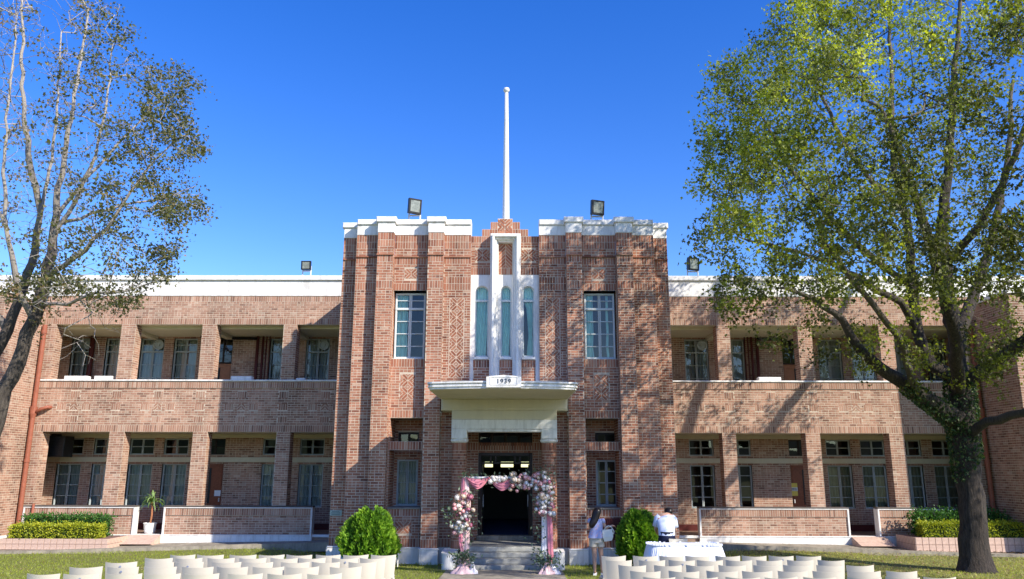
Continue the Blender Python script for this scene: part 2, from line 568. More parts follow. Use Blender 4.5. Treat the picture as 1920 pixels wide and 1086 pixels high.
# ------------------------------------------------------------------ brickwork
class Bricks:
    def __init__(s):
        s.rows = []          # cx,cy,cz, ux,uy,uz, nx,ny,nz, a,b

    def lay(s, o, ux, n, x0, x1, bands, holes=(), phase=0.0):
        o, ux = Vector(o), Vector(ux)
        for zb, zt, kind in bands:
            if zt - zb < .02:
                continue
            if kind == 'r':
                nc = max(1, round((zt - zb) / .0765))
                h = (zt - zb) / nc
                for i in range(nc):
                    zc = zb + (i + .5) * h
                    iv = [(x0, x1)]
                    for hx0, hx1, hz0, hz1 in holes:
                        if hz0 - .01 < zc < hz1 + .01:
                            iv = [q for p in iv for q in ((p[0], min(p[1], hx0)), (max(p[0], hx1), p[1])) if q[1] - q[0] > .02]
                    for p0, p1 in iv:
                        ci = round(zc / h)
                        sh = phase + (.1125 if ci % 2 else 0.0)
                        k = math.floor((p0 - sh) / .225) - 1
                        x = sh + k * .225
                        while x < p1:
                            for ln in ((.1125, .1125) if ci % 6 == 0 or random.random() < .10 else (.225,)):
                                a, b = max(x, p0), min(x + ln, p1)
                                if b - a > .035:
                                    s.one(o, ux, n, (a + b) / 2, zc, (b - a) / 2 - .0056, h / 2 - .0062)
                                x += ln
            else:
                nt_ = max(1, round((zt - zb) / .235))
                th = (zt - zb) / nt_
                for j in range(nt_):
                    zc = zb + (j + .5) * th
                    iv = [(x0, x1)]
                    for hx0, hx1, hz0, hz1 in holes:
                        if hz0 - .01 < zc < hz1 + .01:
                            iv = [q for p in iv for q in ((p[0], min(p[1], hx0)), (max(p[0], hx1), p[1])) if q[1] - q[0] > .02]
                    for p0, p1 in iv:
                        m = max(1, round((p1 - p0) / .0765))
                        ww = (p1 - p0) / m
                        for i in range(m):
                            s.one(o, ux, n, p0 + (i + .5) * ww, zc, ww / 2 - .0055, th / 2 - .0055)

    def one(s, o, ux, n, x, z, a, b):
        c = o + ux * x
        s.rows.append((c.x, c.y, z, ux.x, ux.y, ux.z, n[0], n[1], n[2], a, b))

    def build(s, name, mat, parent, kind='stuff'):
        A = np.array(s.rows)
        c, u, n, a, b = A[:, 0:3], A[:, 3:6], A[:, 6:9], A[:, 9:10], A[:, 10:11]
        m = len(A)
        up = np.array([[0, 0, 1.0]])
        j = rng.uniform(-.0015, .002, (m, 1))
        ins = .002
        V = np.zeros((m, 8, 3))
        rot = rng.normal(0, .006, (m, 1))
        for i, (sx, sz) in enumerate(((-1, -1), (1, -1), (1, 1), (-1, 1))):
            du = sx * a
            dz = sz * b + sx * a * rot
            V[:, i] = c + u * du + up * dz - n * .012
            V[:, i + 4] = c + u * (du - sx * ins) + up * (dz - sz * ins) + n * j
        T = np.array([(4, 5, 6, 7), (0, 1, 5, 4), (1, 2, 6, 5), (2, 3, 7, 6), (3, 0, 4, 7)])
        Q = (T[None] + (np.arange(m) * 8)[:, None, None]).reshape(-1, 4)
        o = npmesh(name, V.reshape(-1, 3), Q, mat, parent, np.repeat(rng.random(m), 8))
        o['kind'] = kind
        return o


class Sheets:
    """mortar backing with rectangular holes"""

    def __init__(s):
        s.m = MB()

    def rect(s, o, ux, n, x0, x1, z0, z1, holes=(), back=.003):
        o, ux, n = Vector(o), Vector(ux), Vector(n)
        xs = sorted({x0, x1} | {min(max(h[i], x0), x1) for h in holes for i in (0, 1)})
        zs = sorted({z0, z1} | {min(max(h[i], z0), z1) for h in holes for i in (2, 3)})
        for i in range(len(xs) - 1):
            for k in range(len(zs) - 1):
                xc, zc = (xs[i] + xs[i + 1]) / 2, (zs[k] + zs[k + 1]) / 2
                if xs[i + 1] - xs[i] < 1e-4 or zs[k + 1] - zs[k] < 1e-4:
                    continue
                if any(h[0] < xc < h[1] and h[2] < zc < h[3] for h in holes):
                    continue
                p = [o + ux * a - n * back + Vector((0, 0, b)) for a, b in ((xs[i], zs[k]), (xs[i + 1], zs[k]), (xs[i + 1], zs[k + 1]), (xs[i], zs[k + 1]))]
                s.m.add(p, [(0, 1, 2, 3)])


class Wall:
    """bricks + mortar backing that belong together"""

    def __init__(s):
        s.b = Bricks()
        s.s = Sheets()

    def face(s, o, ux, n, x0, x1, bands, holes=(), fill=(), phase=0.0):
        z0, z1 = min(b[0] for b in bands), max(b[1] for b in bands)
        s.s.rect(o, ux, n, x0, x1, z0, z1, holes)
        s.b.lay(o, ux, n, x0, x1, bands, list(holes) + list(fill), phase)

    def front(s, x0, x1, y, bands, holes=(), fill=(), phase=0.0):
        s.face((0, y, 0), (1, 0, 0), (0, -1, 0), min(x0, x1), max(x0, x1), bands, holes, fill, phase)

    def side(s, x, y0, y1, nx, bands, holes=()):
        s.face((x, 0, 0), (0, 1, 0), (nx, 0, 0), y0, y1, bands, holes)

    def soldier_patch(s, x0, x1, y, z0, z1):
        s.b.lay((0, y, 0), (1, 0, 0), (0, -1, 0), x0, x1, [(z0, z1, 's')])


def clip(poly, a, b, c):
    """keep a*x+b*y<=c"""
    out = []
    for i in range(len(poly)):
        p, q = poly[i], poly[(i + 1) % len(poly)]
        dp, dq = a * p[0] + b * p[1] - c, a * q[0] + b * q[1] - c
        if dp <= 0:
            out.append(p)
        if (dp < 0 < dq) or (dq < 0 < dp):
            t = dp / (dp - dq)
            out.append((p[0] + t * (q[0] - p[0]), p[1] + t * (q[1] - p[1])))
    return out


def area(p):
    return abs(sum(p[i][0] * p[(i + 1) % len(p)][1] - p[(i + 1) % len(p)][0] * p[i][1] for i in range(len(p)))) / 2


def diag_bricks(x0, x1, z0, z1, mode='diamond', cell=None):
    """polygons (x,z) of diagonal brickwork inside a rectangle"""
    res = []
    W = x1 - x0
    cell = cell or W
    pit, j = .078, .016
    if mode == 'diamond':
        nz = max(1, round((z1 - z0) / cell))
        ch = (z1 - z0) / nz
        r2 = math.sqrt(.5)
        for c in range(nz + 1):
            cx, cz = (x0 + x1) / 2, z0 + ch * c
            for sx in (-1, 1):
                for sz in (-1, 1):
                    for k in range(12):
                        t0, t1 = k * pit, (k + 1) * pit - j
                        if t0 > cell * .72:
                            break
                        # strip between the lines sx*x+sz*z = t*sqrt2 ... in this quadrant
                        big = 2.0
                        p = [(0, 0), (big, 0), (big, big), (0, big)]
                        p = clip(p, r2, r2, t1)
                        p = clip(p, -r2, -r2, -t0)
                        p = clip(p, 1, 0, W / 2)
                        p = clip(p, 0, 1, ch / 2)
                        p = clip(p, -1, 0, -.006)
                        p = clip(p, 0, -1, -.006)
                        if len(p) < 3:
                            continue
                        # break along the strip
                        for a0 in (-.9, -.66, -.42, -.21, 0, .21, .42, .66):
                            off = (.11 if k % 2 else 0)
                            q = clip(p, -r2, r2, a0 + off + .205)
                            q = clip(q, r2, -r2, -(a0 + off + .0))
                            if len(q) >= 3 and area(q) > .0006:
                                pp = [(cx + sx * a, cz + sz * b) for a, b in q]
                                pp = clip(pp, 0, 1, z1)
                                pp = clip(pp, 0, -1, -z0)
                                if len(pp) >= 3 and area(pp) > .0006:
                                    res.append(pp)
    else:
        # chevrons mirrored about the centre line
        r2 = math.sqrt(.5)
        mid = (x0 + x1) / 2
        n = int((z1 - z0 + W) / (pit / r2)) + 2
        halves = ((x0, mid - .005), (mid + .005, x1))
        for hi, (a, b) in enumerate(halves):
            sg = 1 if (hi == 0) else -1
            for k in range(-4, n):
                c0 = z0 - W / 2 + k * pit / r2
                c1 = c0 + (pit - j) / r2
                # z - sg*x between c0,c1 (x measured from mid)
                p = [(a, z0), (b, z0), (b, z1), (a, z1)]
                p = clip(p, -sg, 1, c1 - sg * mid)
                p = clip(p, sg, -1, -(c0 - sg * mid))
                if len(p) >= 3 and area(p) > .0012:
                    res.append(p)
    return res


def poly_prism(mb, pts, y, depth=.012, proud=0.0):
    """brick-like bevelled prism facing -y"""
    n = len(pts)
    cx = sum(p[0] for p in pts) / n
    cz = sum(p[1] for p in pts) / n
    ins = []
    for x, z in pts:
        d = math.hypot(x - cx, z - cz)
        k = max(0, (d - .005) / d) if d > 0 else 1
        ins.append((cx + (x - cx) * k, cz + (z - cz) * k))
    v = [(x, y + depth, z) for x, z in pts] + [(x, y - proud, z) for x, z in ins]
    f = [tuple(range(n, 2 * n))] + [(i, (i + 1) % n, (i + 1) % n + n, i + n) for i in range(n)]
    mb.add(v, f)


# ------------------------------------------------------------------ ground
T0, T1, T2, YW, YB, YD = 22.5, 22.78, 23.10, 26.93, 29.0, 24.1
XA, XB, XCO, XCI, XDO, XDI = 4.926, 4.462, 3.781, 3.309, 2.278, 1.82


def ykerb(x):
    return 25.35 - max(0, abs(x) - 5.0) * .115


def zkerb(x):
    return 0.0 - max(0, abs(x) - 5.0) * .014


def gz(x, y):
    base = -.026 * max(0.0, min(y, 23.0) - 14.0)
    t = min(1, max(0, (abs(x) - 5.0) / 2.0)) * min(1, max(0, (y - 20.5) / (ykerb(x) - 20.5)))
    return base * (1 - t) + (zkerb(x) - .02) * t


g = MB().box(-600, 600, -600, 900, -1.2, -.6).build('ground', 'lawn')
tag(g, kind='structure')
nx, ny = 90, 84
xs = np.linspace(-45, 45, nx)
ys = np.linspace(-30, 30, ny)
V = np.array([(x, y, gz(x, y) if y < ykerb(x) + .3 else gz(x, ykerb(x)) - .15) for y in ys for x in xs])
idx = np.arange(nx * ny).reshape(ny, nx)
Q = np.stack([idx[:-1, :-1], idx[:-1, 1:], idx[1:, 1:], idx[1:, :-1]], -1).reshape(-1, 4)
tag(npmesh('lawn', V, Q, 'lawn', smooth=True), kind='structure')
# central walk to the steps
mb = MB()
for i in range(7):
    y0, y1 = 21.05 - (i + 1) * 2.0, 21.05 - i * 2.0 - .012
    za, zb = gz(0, y0) + .012, gz(0, y1) + .012
    mb.add([(-1.42, y0, za), (1.5, y0, za), (1.5, y1, zb), (-1.42, y1, zb), (-1.42, y0, za - .1), (1.5, y0, za - .1), (1.5, y1, zb - .1), (-1.42, y1, zb - .1)],
           [(0, 1, 2, 3), (0, 4, 5, 1), (1, 5, 6, 2), (2, 6, 7, 3), (3, 7, 4, 0)])
tag(mb.build('path', 'concrete'), kind='structure')
# path along the wings and its kerb
for s in (-1, 1):
    mb, kb = MB(), MB()
    X = np.linspace(4.9, 16.0, 24)
    for a, b in zip(X[:-1], X[1:]):
        def prof(x):
            yk, zk = ykerb(x), zkerb(x)
            zw = .10 - (x - 5) * .018
            kt = zk + .05 + .07 * max(0, 1 - (x - 5) / 9)
            return [(yk - .02, zk - .15), (yk, kt), (yk + .2, kt + .005), (yk + .21, zk - .02), (YW + .1, zw - .05)]
        pa, pb = prof(a), prof(b)
        kb.add([(s * a, y, z) for y, z in pa[:3]] + [(s * b, y, z) for y, z in pb[:3]], [(0, 3, 4, 1), (1, 4, 5, 2)])
        mb.add([(s * a, y, z) for y, z in pa[2:]] + [(s * b, y, z) for y, z in pb[2:]], [(0, 3, 4, 1), (1, 4, 5, 2)])
    tag(mb.build('path', 'concrete'), kind='structure')
    tag(kb.build('kerb', 'concrete'), kind='structure')
# wooded hill behind the photographer (seen only as reflections)
rings = []
for rr, base in ((150, 0.0), (190, 1.0), (260, .3)):
    ring = []
    for k in range(60):
        a = math.pi + math.pi * k / 59
        hgt = base * (17 + 6 * math.sin(k * .45) + 4 * math.sin(k * 1.3 + 1))
        ring.append((rr * math.cos(a), -40 + rr * math.sin(a), hgt - .6))
    rings.append(ring)
mb = MB()
for i in range(2):
    for k in range(59):
        mb.add([rings[i][k], rings[i][k + 1], rings[i + 1][k + 1], rings[i + 1][k]], [(0, 1, 2, 3)])
tag(mb.build('hill', 'hill'), kind='structure')

# ------------------------------------------------------------------ the building
BLD = thing('school_building', 'two storey red brick school building with stepped central tower dated 1939 and arcaded wings', 'building', (0, T0, 0))
PIECES = []                                 # polygons that become single brick objects
ZB = 9.19                                   # top of tower brick
PB = [(.205, .44, 's'), (.44, 7.49, 'r'), (7.49, 7.72, 's'), (7.72, 8.29, 'r'), (8.29, 8.50, 's'), (8.52, 8.76, 'r'), (8.76, 8.97, 's'), (8.97, ZB, 's')]
TW = Wall()
for s in (-1, 1):
    # pilasters C and D with returns
    for xi, xo in ((XCI, XCO), (XDI, XDO)):
        TW.front(s * xi, s * xo, T0, PB)
        TW.side(s * xo, T0, T1, s, PB)
        TW.side(s * xi, T0, T1, -s, PB)
    TW.front(s * XCO, s * XB, T1, PB)
    TW.side(s * XB, T1, T2, s, PB)
    TW.front(s * XB, s * XA, T2, PB)
    sb = [(-.1, 8.72, 'r')]
    TW.side(s * XA, T2, YW, s, sb)
    TW.side(s * XA, T2, T2 + .42, s, [(8.72, ZB, 'r')])
    # window bay
    up_ = (2.33, 3.292, 5.446, 7.478)
    lo1, lo2 = (2.33, 3.262, 3.077, 3.739), (2.33, 3.262, 1.259, 2.835)
    holes = [tuple(sorted((s * h[0], s * h[1]))) + h[2:] for h in (up_, lo1, lo2)]
    cxb = s * (XDO + XCI) / 2
    orn = [(cxb - .2, cxb + .2, 7.83, 8.15), (cxb - .22, cxb + .22, 4.25, 5.0), (cxb - .24, cxb + .24, .56, .9)]
    TW.front(s * XDO, s * XCI, T1, [(.205, .44, 's'), (.44, 1.03, 'r'), (1.03, 1.255, 's'), (1.255, 2.839, 'r'), (2.839, 3.077, 's'), (3.077, 3.745, 'r'), (3.745, 3.96, 's'),
                                    (3.96, 5.2, 'r'), (5.2, 5.44, 's'), (5.44, 7.48, 'r'), (7.48, 7.70, 's'), (7.70, 8.27, 'r'), (8.27, 8.49, 's'), (8.52, 8.76, 'r'), (8.76, ZB, 's')], holes, orn)
    for x0, x1, z0, z1 in orn:
        for p in diag_bricks(x0 + .006, x1 - .006, z0 + .006, z1 - .006):
            PIECES.append((p, T1))
    # reveals of the bay openings
    for h in (up_, lo1, lo2):
        dp = .26 if h is up_ else 1.0
        TW.side(s * h[0], T1, T1 + dp, s, [(h[2], h[3], 'r')])
        TW.side(s * h[1], T1, T1 + dp, -s, [(h[2], h[3], 'r')])
    # E strip beside the white panel
    pan = (1.19, 1.63, 4.87, 7.28)
    pan = tuple(sorted((s * pan[0], s * pan[1]))) + pan[2:]
    TW.front(s * 1.02, s * XDI, T1, [(4.2, 7.49, 'r'), (7.49, 7.9, 's'), (7.9, 8.29, 'r'), (8.29, 8.50, 's'), (8.52, 8.76, 'r'), (8.76, ZB, 's')], (), [pan])
    TW.side(s * 1.02, T1, 22.98, -s, [(4.2, ZB, 'r')])
    for p in diag_bricks(pan[0] + .02, pan[1] - .02, pan[2] + .02, pan[3] - .02):
        PIECES.append((p, T1))
    # strip beside the columns, porch side walls
    TW.front(s * 1.40, s * XDI, T1, [(.205, .44, 's'), (.44, 4.2, 'r')])
    TW.side(s * 1.42, T1, YD, -s, [(.28, 3.9, 'r')])
# centre wall above the arched windows and the stepped crown
YC = 22.95
cb = [(8.0, 8.22, 's'), (8.22, 9.0, 'r'), (9.0, 9.21, 's')]
TW.front(-1.02, 1.02, YC, cb, (), [(-.9, -.47, 8.42, 8.8), (.5, .93, 8.42, 8.8), (-.20, .22, 8.0, 9.0)])
for x0, x1, z0, z1 in ((-.9, -.47, 8.42, 8.8), (.5, .93, 8.42, 8.8)):
    for p in diag_bricks(x0, x1, z0, z1):
        PIECES.append((p, YC))
for p in diag_bricks(-.19, .215, 8.22, 8.97, 'chevron'):
    PIECES.append((p, YC))
TW.soldier_patch(-.19, .215, YC, 8.01, 8.21)
TW.front(-.703, .70, YC, [(9.21, 9.43, 's')])
TW.front(-.444, .45, YC, [(9.43, 9.66, 's')], (), [(-.23, .226, 9.3, 9.8)])
TW.s.rect((0, YC, 0), (1, 0, 0), (0, -1, 0), -.23, .226, 9.66, 9.77)
for p in diag_bricks(-.222, .218, 9.25, 9.76):
    PIECES.append((p, YC - .004))
# entrance wall
TW.front(-1.42, 1.42, YD, [(.28, 2.86, 'r'), (2.86, 3.1, 's'), (3.1, 3.9, 'r')], [(-.79, .83, .28, 2.80), (-.79, .83, 3.0, 3.62)])
TW.s.m.build('mortar_bed', 'mortar', BLD)
TW.b.build('brickwork', 'brick', BLD)
# crown thickness and parapet solids
mb = MB()
for x, z in ((.70, 9.43), (.444, 9.66), (.228, 9.768)):
    mb.box(-x, x, YC + .004 + x * .002, YC + .42, 9.1, z)
mb.box(-1.02, 1.02, YC + .003, YC + .4, 8.0, 9.21)
mb.build('crown_core', 'mortar', BLD)

mb = MB()
for s in (-1, 1):
    for x0, x1, z0, z1, y in ((1.19, 1.63, 4.87, 7.28, T1), ((XDO + XCI) / 2 - .2, (XDO + XCI) / 2 + .2, 7.83, 8.15, T1), ((XDO + XCI) / 2 - .22, (XDO + XCI) / 2 + .22, 4.25, 5.0, T1), ((XDO + XCI) / 2 - .24, (XDO + XCI) / 2 + .24, .56, .9, T1)):
        a, b = sorted((s * x0, s * x1))
        mb.add([(a, y + .001, z0), (b, y + .001, z0), (b, y + .001, z1), (a, y + .001, z1)], [(0, 1, 2, 3)])
mb.add([(-.2, YC + .001, 8.2), (.22, YC + .001, 8.2), (.22, YC + .001, 8.99), (-.2, YC + .001, 8.99)], [(0, 1, 2, 3)])
mb.build('ornament_bed', 'pointing', BLD)['kind'] = 'stuff'
# individual ornament bricks
random.shuffle(PIECES)
PIECES.sort(key=lambda p: -round(area(p[0]), 3))
for p, y in PIECES[:298]:
    mb = MB()
    poly_prism(mb, p, y, .012, random.uniform(0, .004))
    mb.build('brick', 'brickp', BLD)
mb = MB()
for p, y in PIECES[298:]:
    poly_prism(mb, p, y, .012, random.uniform(0, .004))
if mb.v:
    mb.build('ornament_brickwork', 'brickp', BLD)['kind'] = 'stuff'

# string course, plinth, white parapet following the plan
for s in (-1, 1):
    for xa, xb, y in ((XDI, XDO, T0), (XDO, XCI, T1), (XCI, XCO, T0), (XCO, XB, T1), (XB, XA, T2), (1.02, XDI, T1)):
        a, b = sorted((s * xa, s * xb))
        e = .012 if y == T0 else 0
        k = .05 if y == T0 or xb == XA else .0
        MB().box(a - e, b + e, y - .04, y + .05, 8.492, 8.524).build('string_course', 'brick', BLD)
        MB().bbox(a - e, b + e, y - .014, y + .38, ZB, 9.50, .006).build('parapet', 'white', BLD)
        MB().bbox(a - e - k, b + e + k, y - .065, y + .42, 9.50, 9.672 if y != T0 else 9.676, .02).build('coping', 'white', BLD)
        if xa != 1.02:
            pl = MB().bbox(a - e - .02, b + e + .02, y - .05, y + .1, -.34, .161, .006)
            pl.bbox(a - e - .03, b + e + .03, y - .065, y + .1, .16, .205, .012)
            pl.build('plinth', 'white', BLD)
    MB().box(*sorted((s * XA, s * (XA + .05))), T2 - .03, YW, -.34, .18).build('plinth', 'white', BLD)
    a, b = sorted((s * 1.42, s * XDI))
    MB().box(a, b, T1 - .05, T1 + .1, -.34, .2).build('plinth', 'white', BLD)

# tower roof mass
mb = MB()
mb.box(-4.9, 4.9, 23.3, 34, 8.45, 8.70)
mb.build('roof', 'concrete', BLD)

# white centre panel with three arched windows
YPAN = 22.92
wins = [(-.882, -.484), (-.115, .192), (.53, .868)]
ZA, ZBt, SPR = 7.66, 5.57, None
mb = MB()
xs_ = [-1.02] + [x for a in wins for x in a] + [1.02]


def pq(x0, x1, z0, z1, y=YPAN):
    mb.add([(x0, y, z0), (x1, y, z0), (x1, y, z1), (x0, y, z1)], [(0, 1, 2, 3)])


for i in range(0, len(xs_), 2):
    pq(xs_[i], xs_[i + 1], 4.25, 7.99)
for a, b in wins:
    r = (b - a) / 2
    c = (a + b) / 2
    zs = ZA - r
    arc = [(c - r * math.cos(math.pi * k / 14), zs + r * math.sin(math.pi * k / 14)) for k in range(15)]
    for (p0, p1) in zip(arc[:-1], arc[1:]):
        mb.add([(p0[0], YPAN, p0[1]), (p1[0], YPAN, p1[1]), (p1[0], YPAN, 7.99), (p0[0], YPAN, 7.99)], [(0, 1, 2, 3)])
    out = [(a, 5.50)] + arc + [(b, 5.50)]
    for (p0, p1) in zip(out[:-1], out[1:]):
        mb.add([(p0[0], YPAN, p0[1]), (p1[0], YPAN, p1[1]), (p1[0], YPAN + .16, p1[1]), (p0[0], YPAN + .16, p0[1])], [(0, 1, 2, 3)])
mb.add([(-1.02, YPAN, 7.99), (1.02, YPAN, 7.99), (1.02, YC + .02, 7.99), (-1.02, YC + .02, 7.99)], [(0, 1, 2, 3)])
mb.build('window_surround', 'white', BLD)
PW = Wall()
for a, b in wins:
    mb = MB()
    mb.bbox(a - .03, b + .03, YPAN - .05, YPAN + .2, 5.44, 5.52, .012)
    mb.build('window_sill', 'white', BLD)
    PW.front(a - .04, b + .04, YPAN - .012, [(4.25, 5.2, 'r'), (5.2, 5.43, 's')])
    r, c = (b - a) / 2, (a + b) / 2
    zs = ZA - r
    f = MB()
    y = YPAN + .10
    for x0, x1 in ((a, a + .035), (b - .035, b)):
        f.bbox(x0, x1, y, y + .05, 5.52, 7.26, .006)
    f.bbox(a, b, y, y + .05, 5.52, 5.575, .006)
    f.bbox(a - .0, b + .0, y - .02, y + .05, 7.185, 7.25, .006)
    arc = [(math.cos(math.pi * k / 14), math.sin(math.pi * k / 14)) for k in range(15)]
    for (p0, p1) in zip(arc[:-1], arc[1:]):
        q = [(c + rr * px, yy, zs + rr * pz) for rr in (r, r - .028) for yy in (y, y + .05) for px, pz in (p0, p1)]
        f.add(q, [(0, 1, 5, 4), (4, 5, 7, 6)])
    for x0, x1 in ((a, a + .028), (b - .028, b)):
        f.box(x0, x1, y, y + .05, 7.25, zs)
    wn = f.build('arched_window', 'framet', BLD)
    MB().add([(a, y + .03, 5.52), (b, y + .03, 5.52), (b, y + .03, 7.22), (a, y + .03, 7.22)], [(0, 1, 2, 3)]).build('pane', 'glasst', wn)
    pp = [(a, y + .03, 7.22)] + [(c - r * px, y + .03, zs + r * pz) for px, pz in arc] + [(b, y + .03, 7.22)]
    MB().add(pp, [tuple(range(len(pp)))]).build('pane', 'glasst', wn)
    # curtain
    cu = MB()
    nn = 26
    for k in range(nn):
        rows = []
        for q in (k, k + 1):
            t = q / nn
            col = []
            for j in range(7):
                zz = 5.45 + (7.75 - 5.45) * j / 6
                w_ = 1.0
                if c > .5:
                    w_ = .32 + .68 * abs(zz - 6.25) / 1.4 if zz < 7.2 else 1
                    w_ = min(1, w_)
                xx = c + (r * .98) * (2 * t - 1) * w_ + (.06 if c > .5 and zz < 7.2 else (-.05 if zz < 7.1 else 0) * (7.1 - zz))
                col.append((xx, y + .12 + .02 * math.sin(t * 30 + c * 9), zz))
            rows.append(col)
        for j in range(6):
            cu.add([rows[0][j], rows[1][j], rows[1][j + 1], rows[0][j + 1]], [(0, 1, 2, 3)])
    cu.build('curtain', 'curtaint', wn, smooth=True)
PW.s.m.build('mortar_bed', 'mortar', BLD)
PW.b.build('apron_brickwork', 'brick', BLD)
# tall moulded white frame around the middle window
mb = MB()
for d, y in ((0.0, 22.70), (.055, 22.59), (.11, 22.68), (.165, 22.78)):
    w0, w1 = d, d + .075
    for x0, x1 in ((-.44 + w0, -.44 + w1), (.47 - w1, .47 - w0)):
        mb.bbox(x0, x1, y, YC + .0, 4.25, 9.225 - w0, .012)
    mb.bbox(-.44 + w0, .47 - w0, y - .001, YC + .0, 9.225 - w1, 9.225 - w0, .012)
mb.build('moulded_frame', 'white', BLD)

# flagpole
fp = MB()
fp.lathe((.015, 23.45, 0), [(.12, 9.0), (.115, 9.6), (.105, 10.5), (.09, 11.8), (.072, 13.2), (.058, 14.18), (.03, 14.2)], 10)
fpo = fp.build('flagpole', 'steel', BLD, smooth=True)
MB().lathe((.015, 23.45, 14.2), [(.02, 0), (.085, .03), (.105, .09), (.085, .15), (.02, .18)], 12).build('finial', 'steel', fpo, smooth=True)


# ------------------------------------------------------------------ windows
def window(x0, x1, z0, z1, y, rows, mat='frame', cols=2, bars=None, glass='glass', curt=None, sill=True, name='window', f=.05, curmat='curtain', part=1.0, off=0.0):
    x0, x1 = min(x0, x1), max(x0, x1)
    fr = MB()
    fr.bbox(x0, x0 + f, y, y + .09, z0, z1)
    fr.bbox(x1 - f, x1, y, y + .09, z0, z1)
    fr.bbox(x0 + f, x1 - f, y + .001, y + .09, z0, z0 + f)
    fr.bbox(x0 + f, x1 - f, y + .001, y + .09, z1 - f, z1)
    cw = (x1 - x0) / cols
    zl = bars or [z0 + (z1 - z0) * k / rows for k in range(1, rows)]
    for c in range(1, cols):
        m = f * .75
        fr.bbox(x0 + c * cw - m, x0 + c * cw - .004, y + .012, y + .08, z0 + f, z1 - f)
        fr.bbox(x0 + c * cw + .004, x0 + c * cw + m, y + .012, y + .08, z0 + f, z1 - f)
    for z in zl:
        for c in range(cols):
            a = x0 + c * cw + (f if c == 0 else f * .75)
            b = x0 + (c + 1) * cw - (f if c == cols - 1 else f * .75)
            fr.bbox(a, b, y + .022, y + .07, z - .013, z + .013, .005)
    if sill:
        fr.bbox(x0 - .04, x1 + .04, y - .07, y + .09, z0 - .05, z0 - .001, .01)
    wn = fr.build(name, mat, BLD)
    zz = [z0] + list(zl) + [z1]
    for c in range(cols):
        for a, b in zip(zz[:-1], zz[1:]):
            xa, xb = x0 + c * cw, x0 + (c + 1) * cw
            t = random.uniform(-.004, .004)
            u = random.uniform(-.004, .004)
            MB().add([(xa, y + .045 + t, a), (xb, y + .045 - t, a), (xb, y + .045 - t + u, b), (xa, y + .045 + t + u, b)], [(0, 1, 2, 3)]).build('pane', glass, wn)
    if curt:
        n = 40
        ph = random.uniform(0, 6)
        for lo, hi in curt:
            cu = MB()
            prev = None
            for k in range(n + 1):
                t = lo + (hi - lo) * k / n
                amp = .028
                col = [(x0 + (x1 - x0) * t + .02 * math.sin(7 * zq + ph) * (zq - z1) / (z1 - z0), y + .13 + amp * math.sin(t * 46 + ph) + .012 * math.sin(t * 90), z0 + (z1 - z0) * zq2)
                       for zq, zq2 in ((z0 + (z1 - z0) * q / 5, q / 5) for q in range(6))]
                if prev:
                    for j in range(5):
                        cu.add([prev[j], col[j], col[j + 1], prev[j + 1]], [(0, 1, 2, 3)])
                prev = col
            cu.build('curtain', curmat, wn, smooth=True)
    return wn


# tower windows
for s in (-1, 1):
    z0, z1 = 5.47, 7.44
    H_ = z1 - z0
    ztr = z0 + H_ * .755
    bars = [z0 + H_ * k * .755 / 4 for k in (1, 2, 3)] + [ztr, z0 + H_ * .885]
    wn = window(s * 2.36, s * 3.262, z0, z1, T1 + .2, 0, 'framet', 2, bars, 'glasst', [(.03, .40)] if s < 0 else [(.0, .3), (.72, .8)], True, 'tower_window', .055, 'curtaint')
    MB().bbox(s * 2.36, s * 3.262, T1 + .19, T1 + .26, ztr - .035, ztr + .035).build('transom_bar', 'framet', wn)
    # deep openings of the ground floor with set back windows
    YR = T1 + .98
    xw0, xw1 = (at(743.9, 900, YR).x, at(783, 900, YR).x) if s < 0 else (at(1117.7, 900, YR).x, at(1157, 900, YR).x)
    zr0, zr1 = at(760, 948, YR).z, at(760, 862, YR).z
    zt0, zt1 = at(760, 830, YR).z, at(760, 812, YR).z
    window(xw0, xw1, zr0, zr1, YR, 4, 'frame', 2, None, 'glass', [(.05, .45), (.55, .98)] if s < 0 else [(.0, .2)], True, 'tower_window', .05)
    window(xw0 + .03, xw1 + .0, zt0 - .05, zt1, YR, 1, 'darkframe', 2, None, 'glass', None, False, 'transom_window', .04)
    W2 = Wall()
    a, b = sorted((s * 2.30, s * 3.29))
    W2.front(a - .05, b + .05, YR + .02, [(1.2, 3.8, 'r')], [(xw0, xw1, zr0 - .02, zr1 + .02), (xw0, xw1, zt0 - .07, zt1 + .02)])
    W2.s.m.build('mortar_bed', 'mortar', BLD)
    W2.b.build('recess_brickwork', 'brick', BLD)
    MB().bbox(a + .02, b - .02, T1 - .03, T1 + 1.0, 1.22, 1.262, .01).build('opening_sill', 'concrete', BLD)
    MB().box(a + .02, b - .02, T1 + .01, T1 + .3, 2.838, 3.076).build('opening_transom', 'concrete', BLD)
    MB().box(a + .02, b - .02, T1 + .01, T1 + 1.0, 3.74, 3.80).build('opening_lintel', 'concrete', BLD)
# dark red grille under the right window
gx0, gx1 = at(1108, 990, T1).x, at(1166, 990, T1).x
gz1_, gz0_ = at(1130, 972, T1).z, at(1130, 1012, T1).z
mb = MB()
mb.box(gx0, gx1, T1 - .03, T1 - .012, gz0_, gz1_)
gr = mb.build('grille', 'redpaint', BLD)
for k in range(16):
    x = gx0 + (gx1 - gx0) * (k + .5) / 16
    MB().bbox(x - .016, x + .012, T1 - .055, T1 - .03, gz0_ + .02, gz1_ - .02, .004).build('bar', 'redpaint', gr)

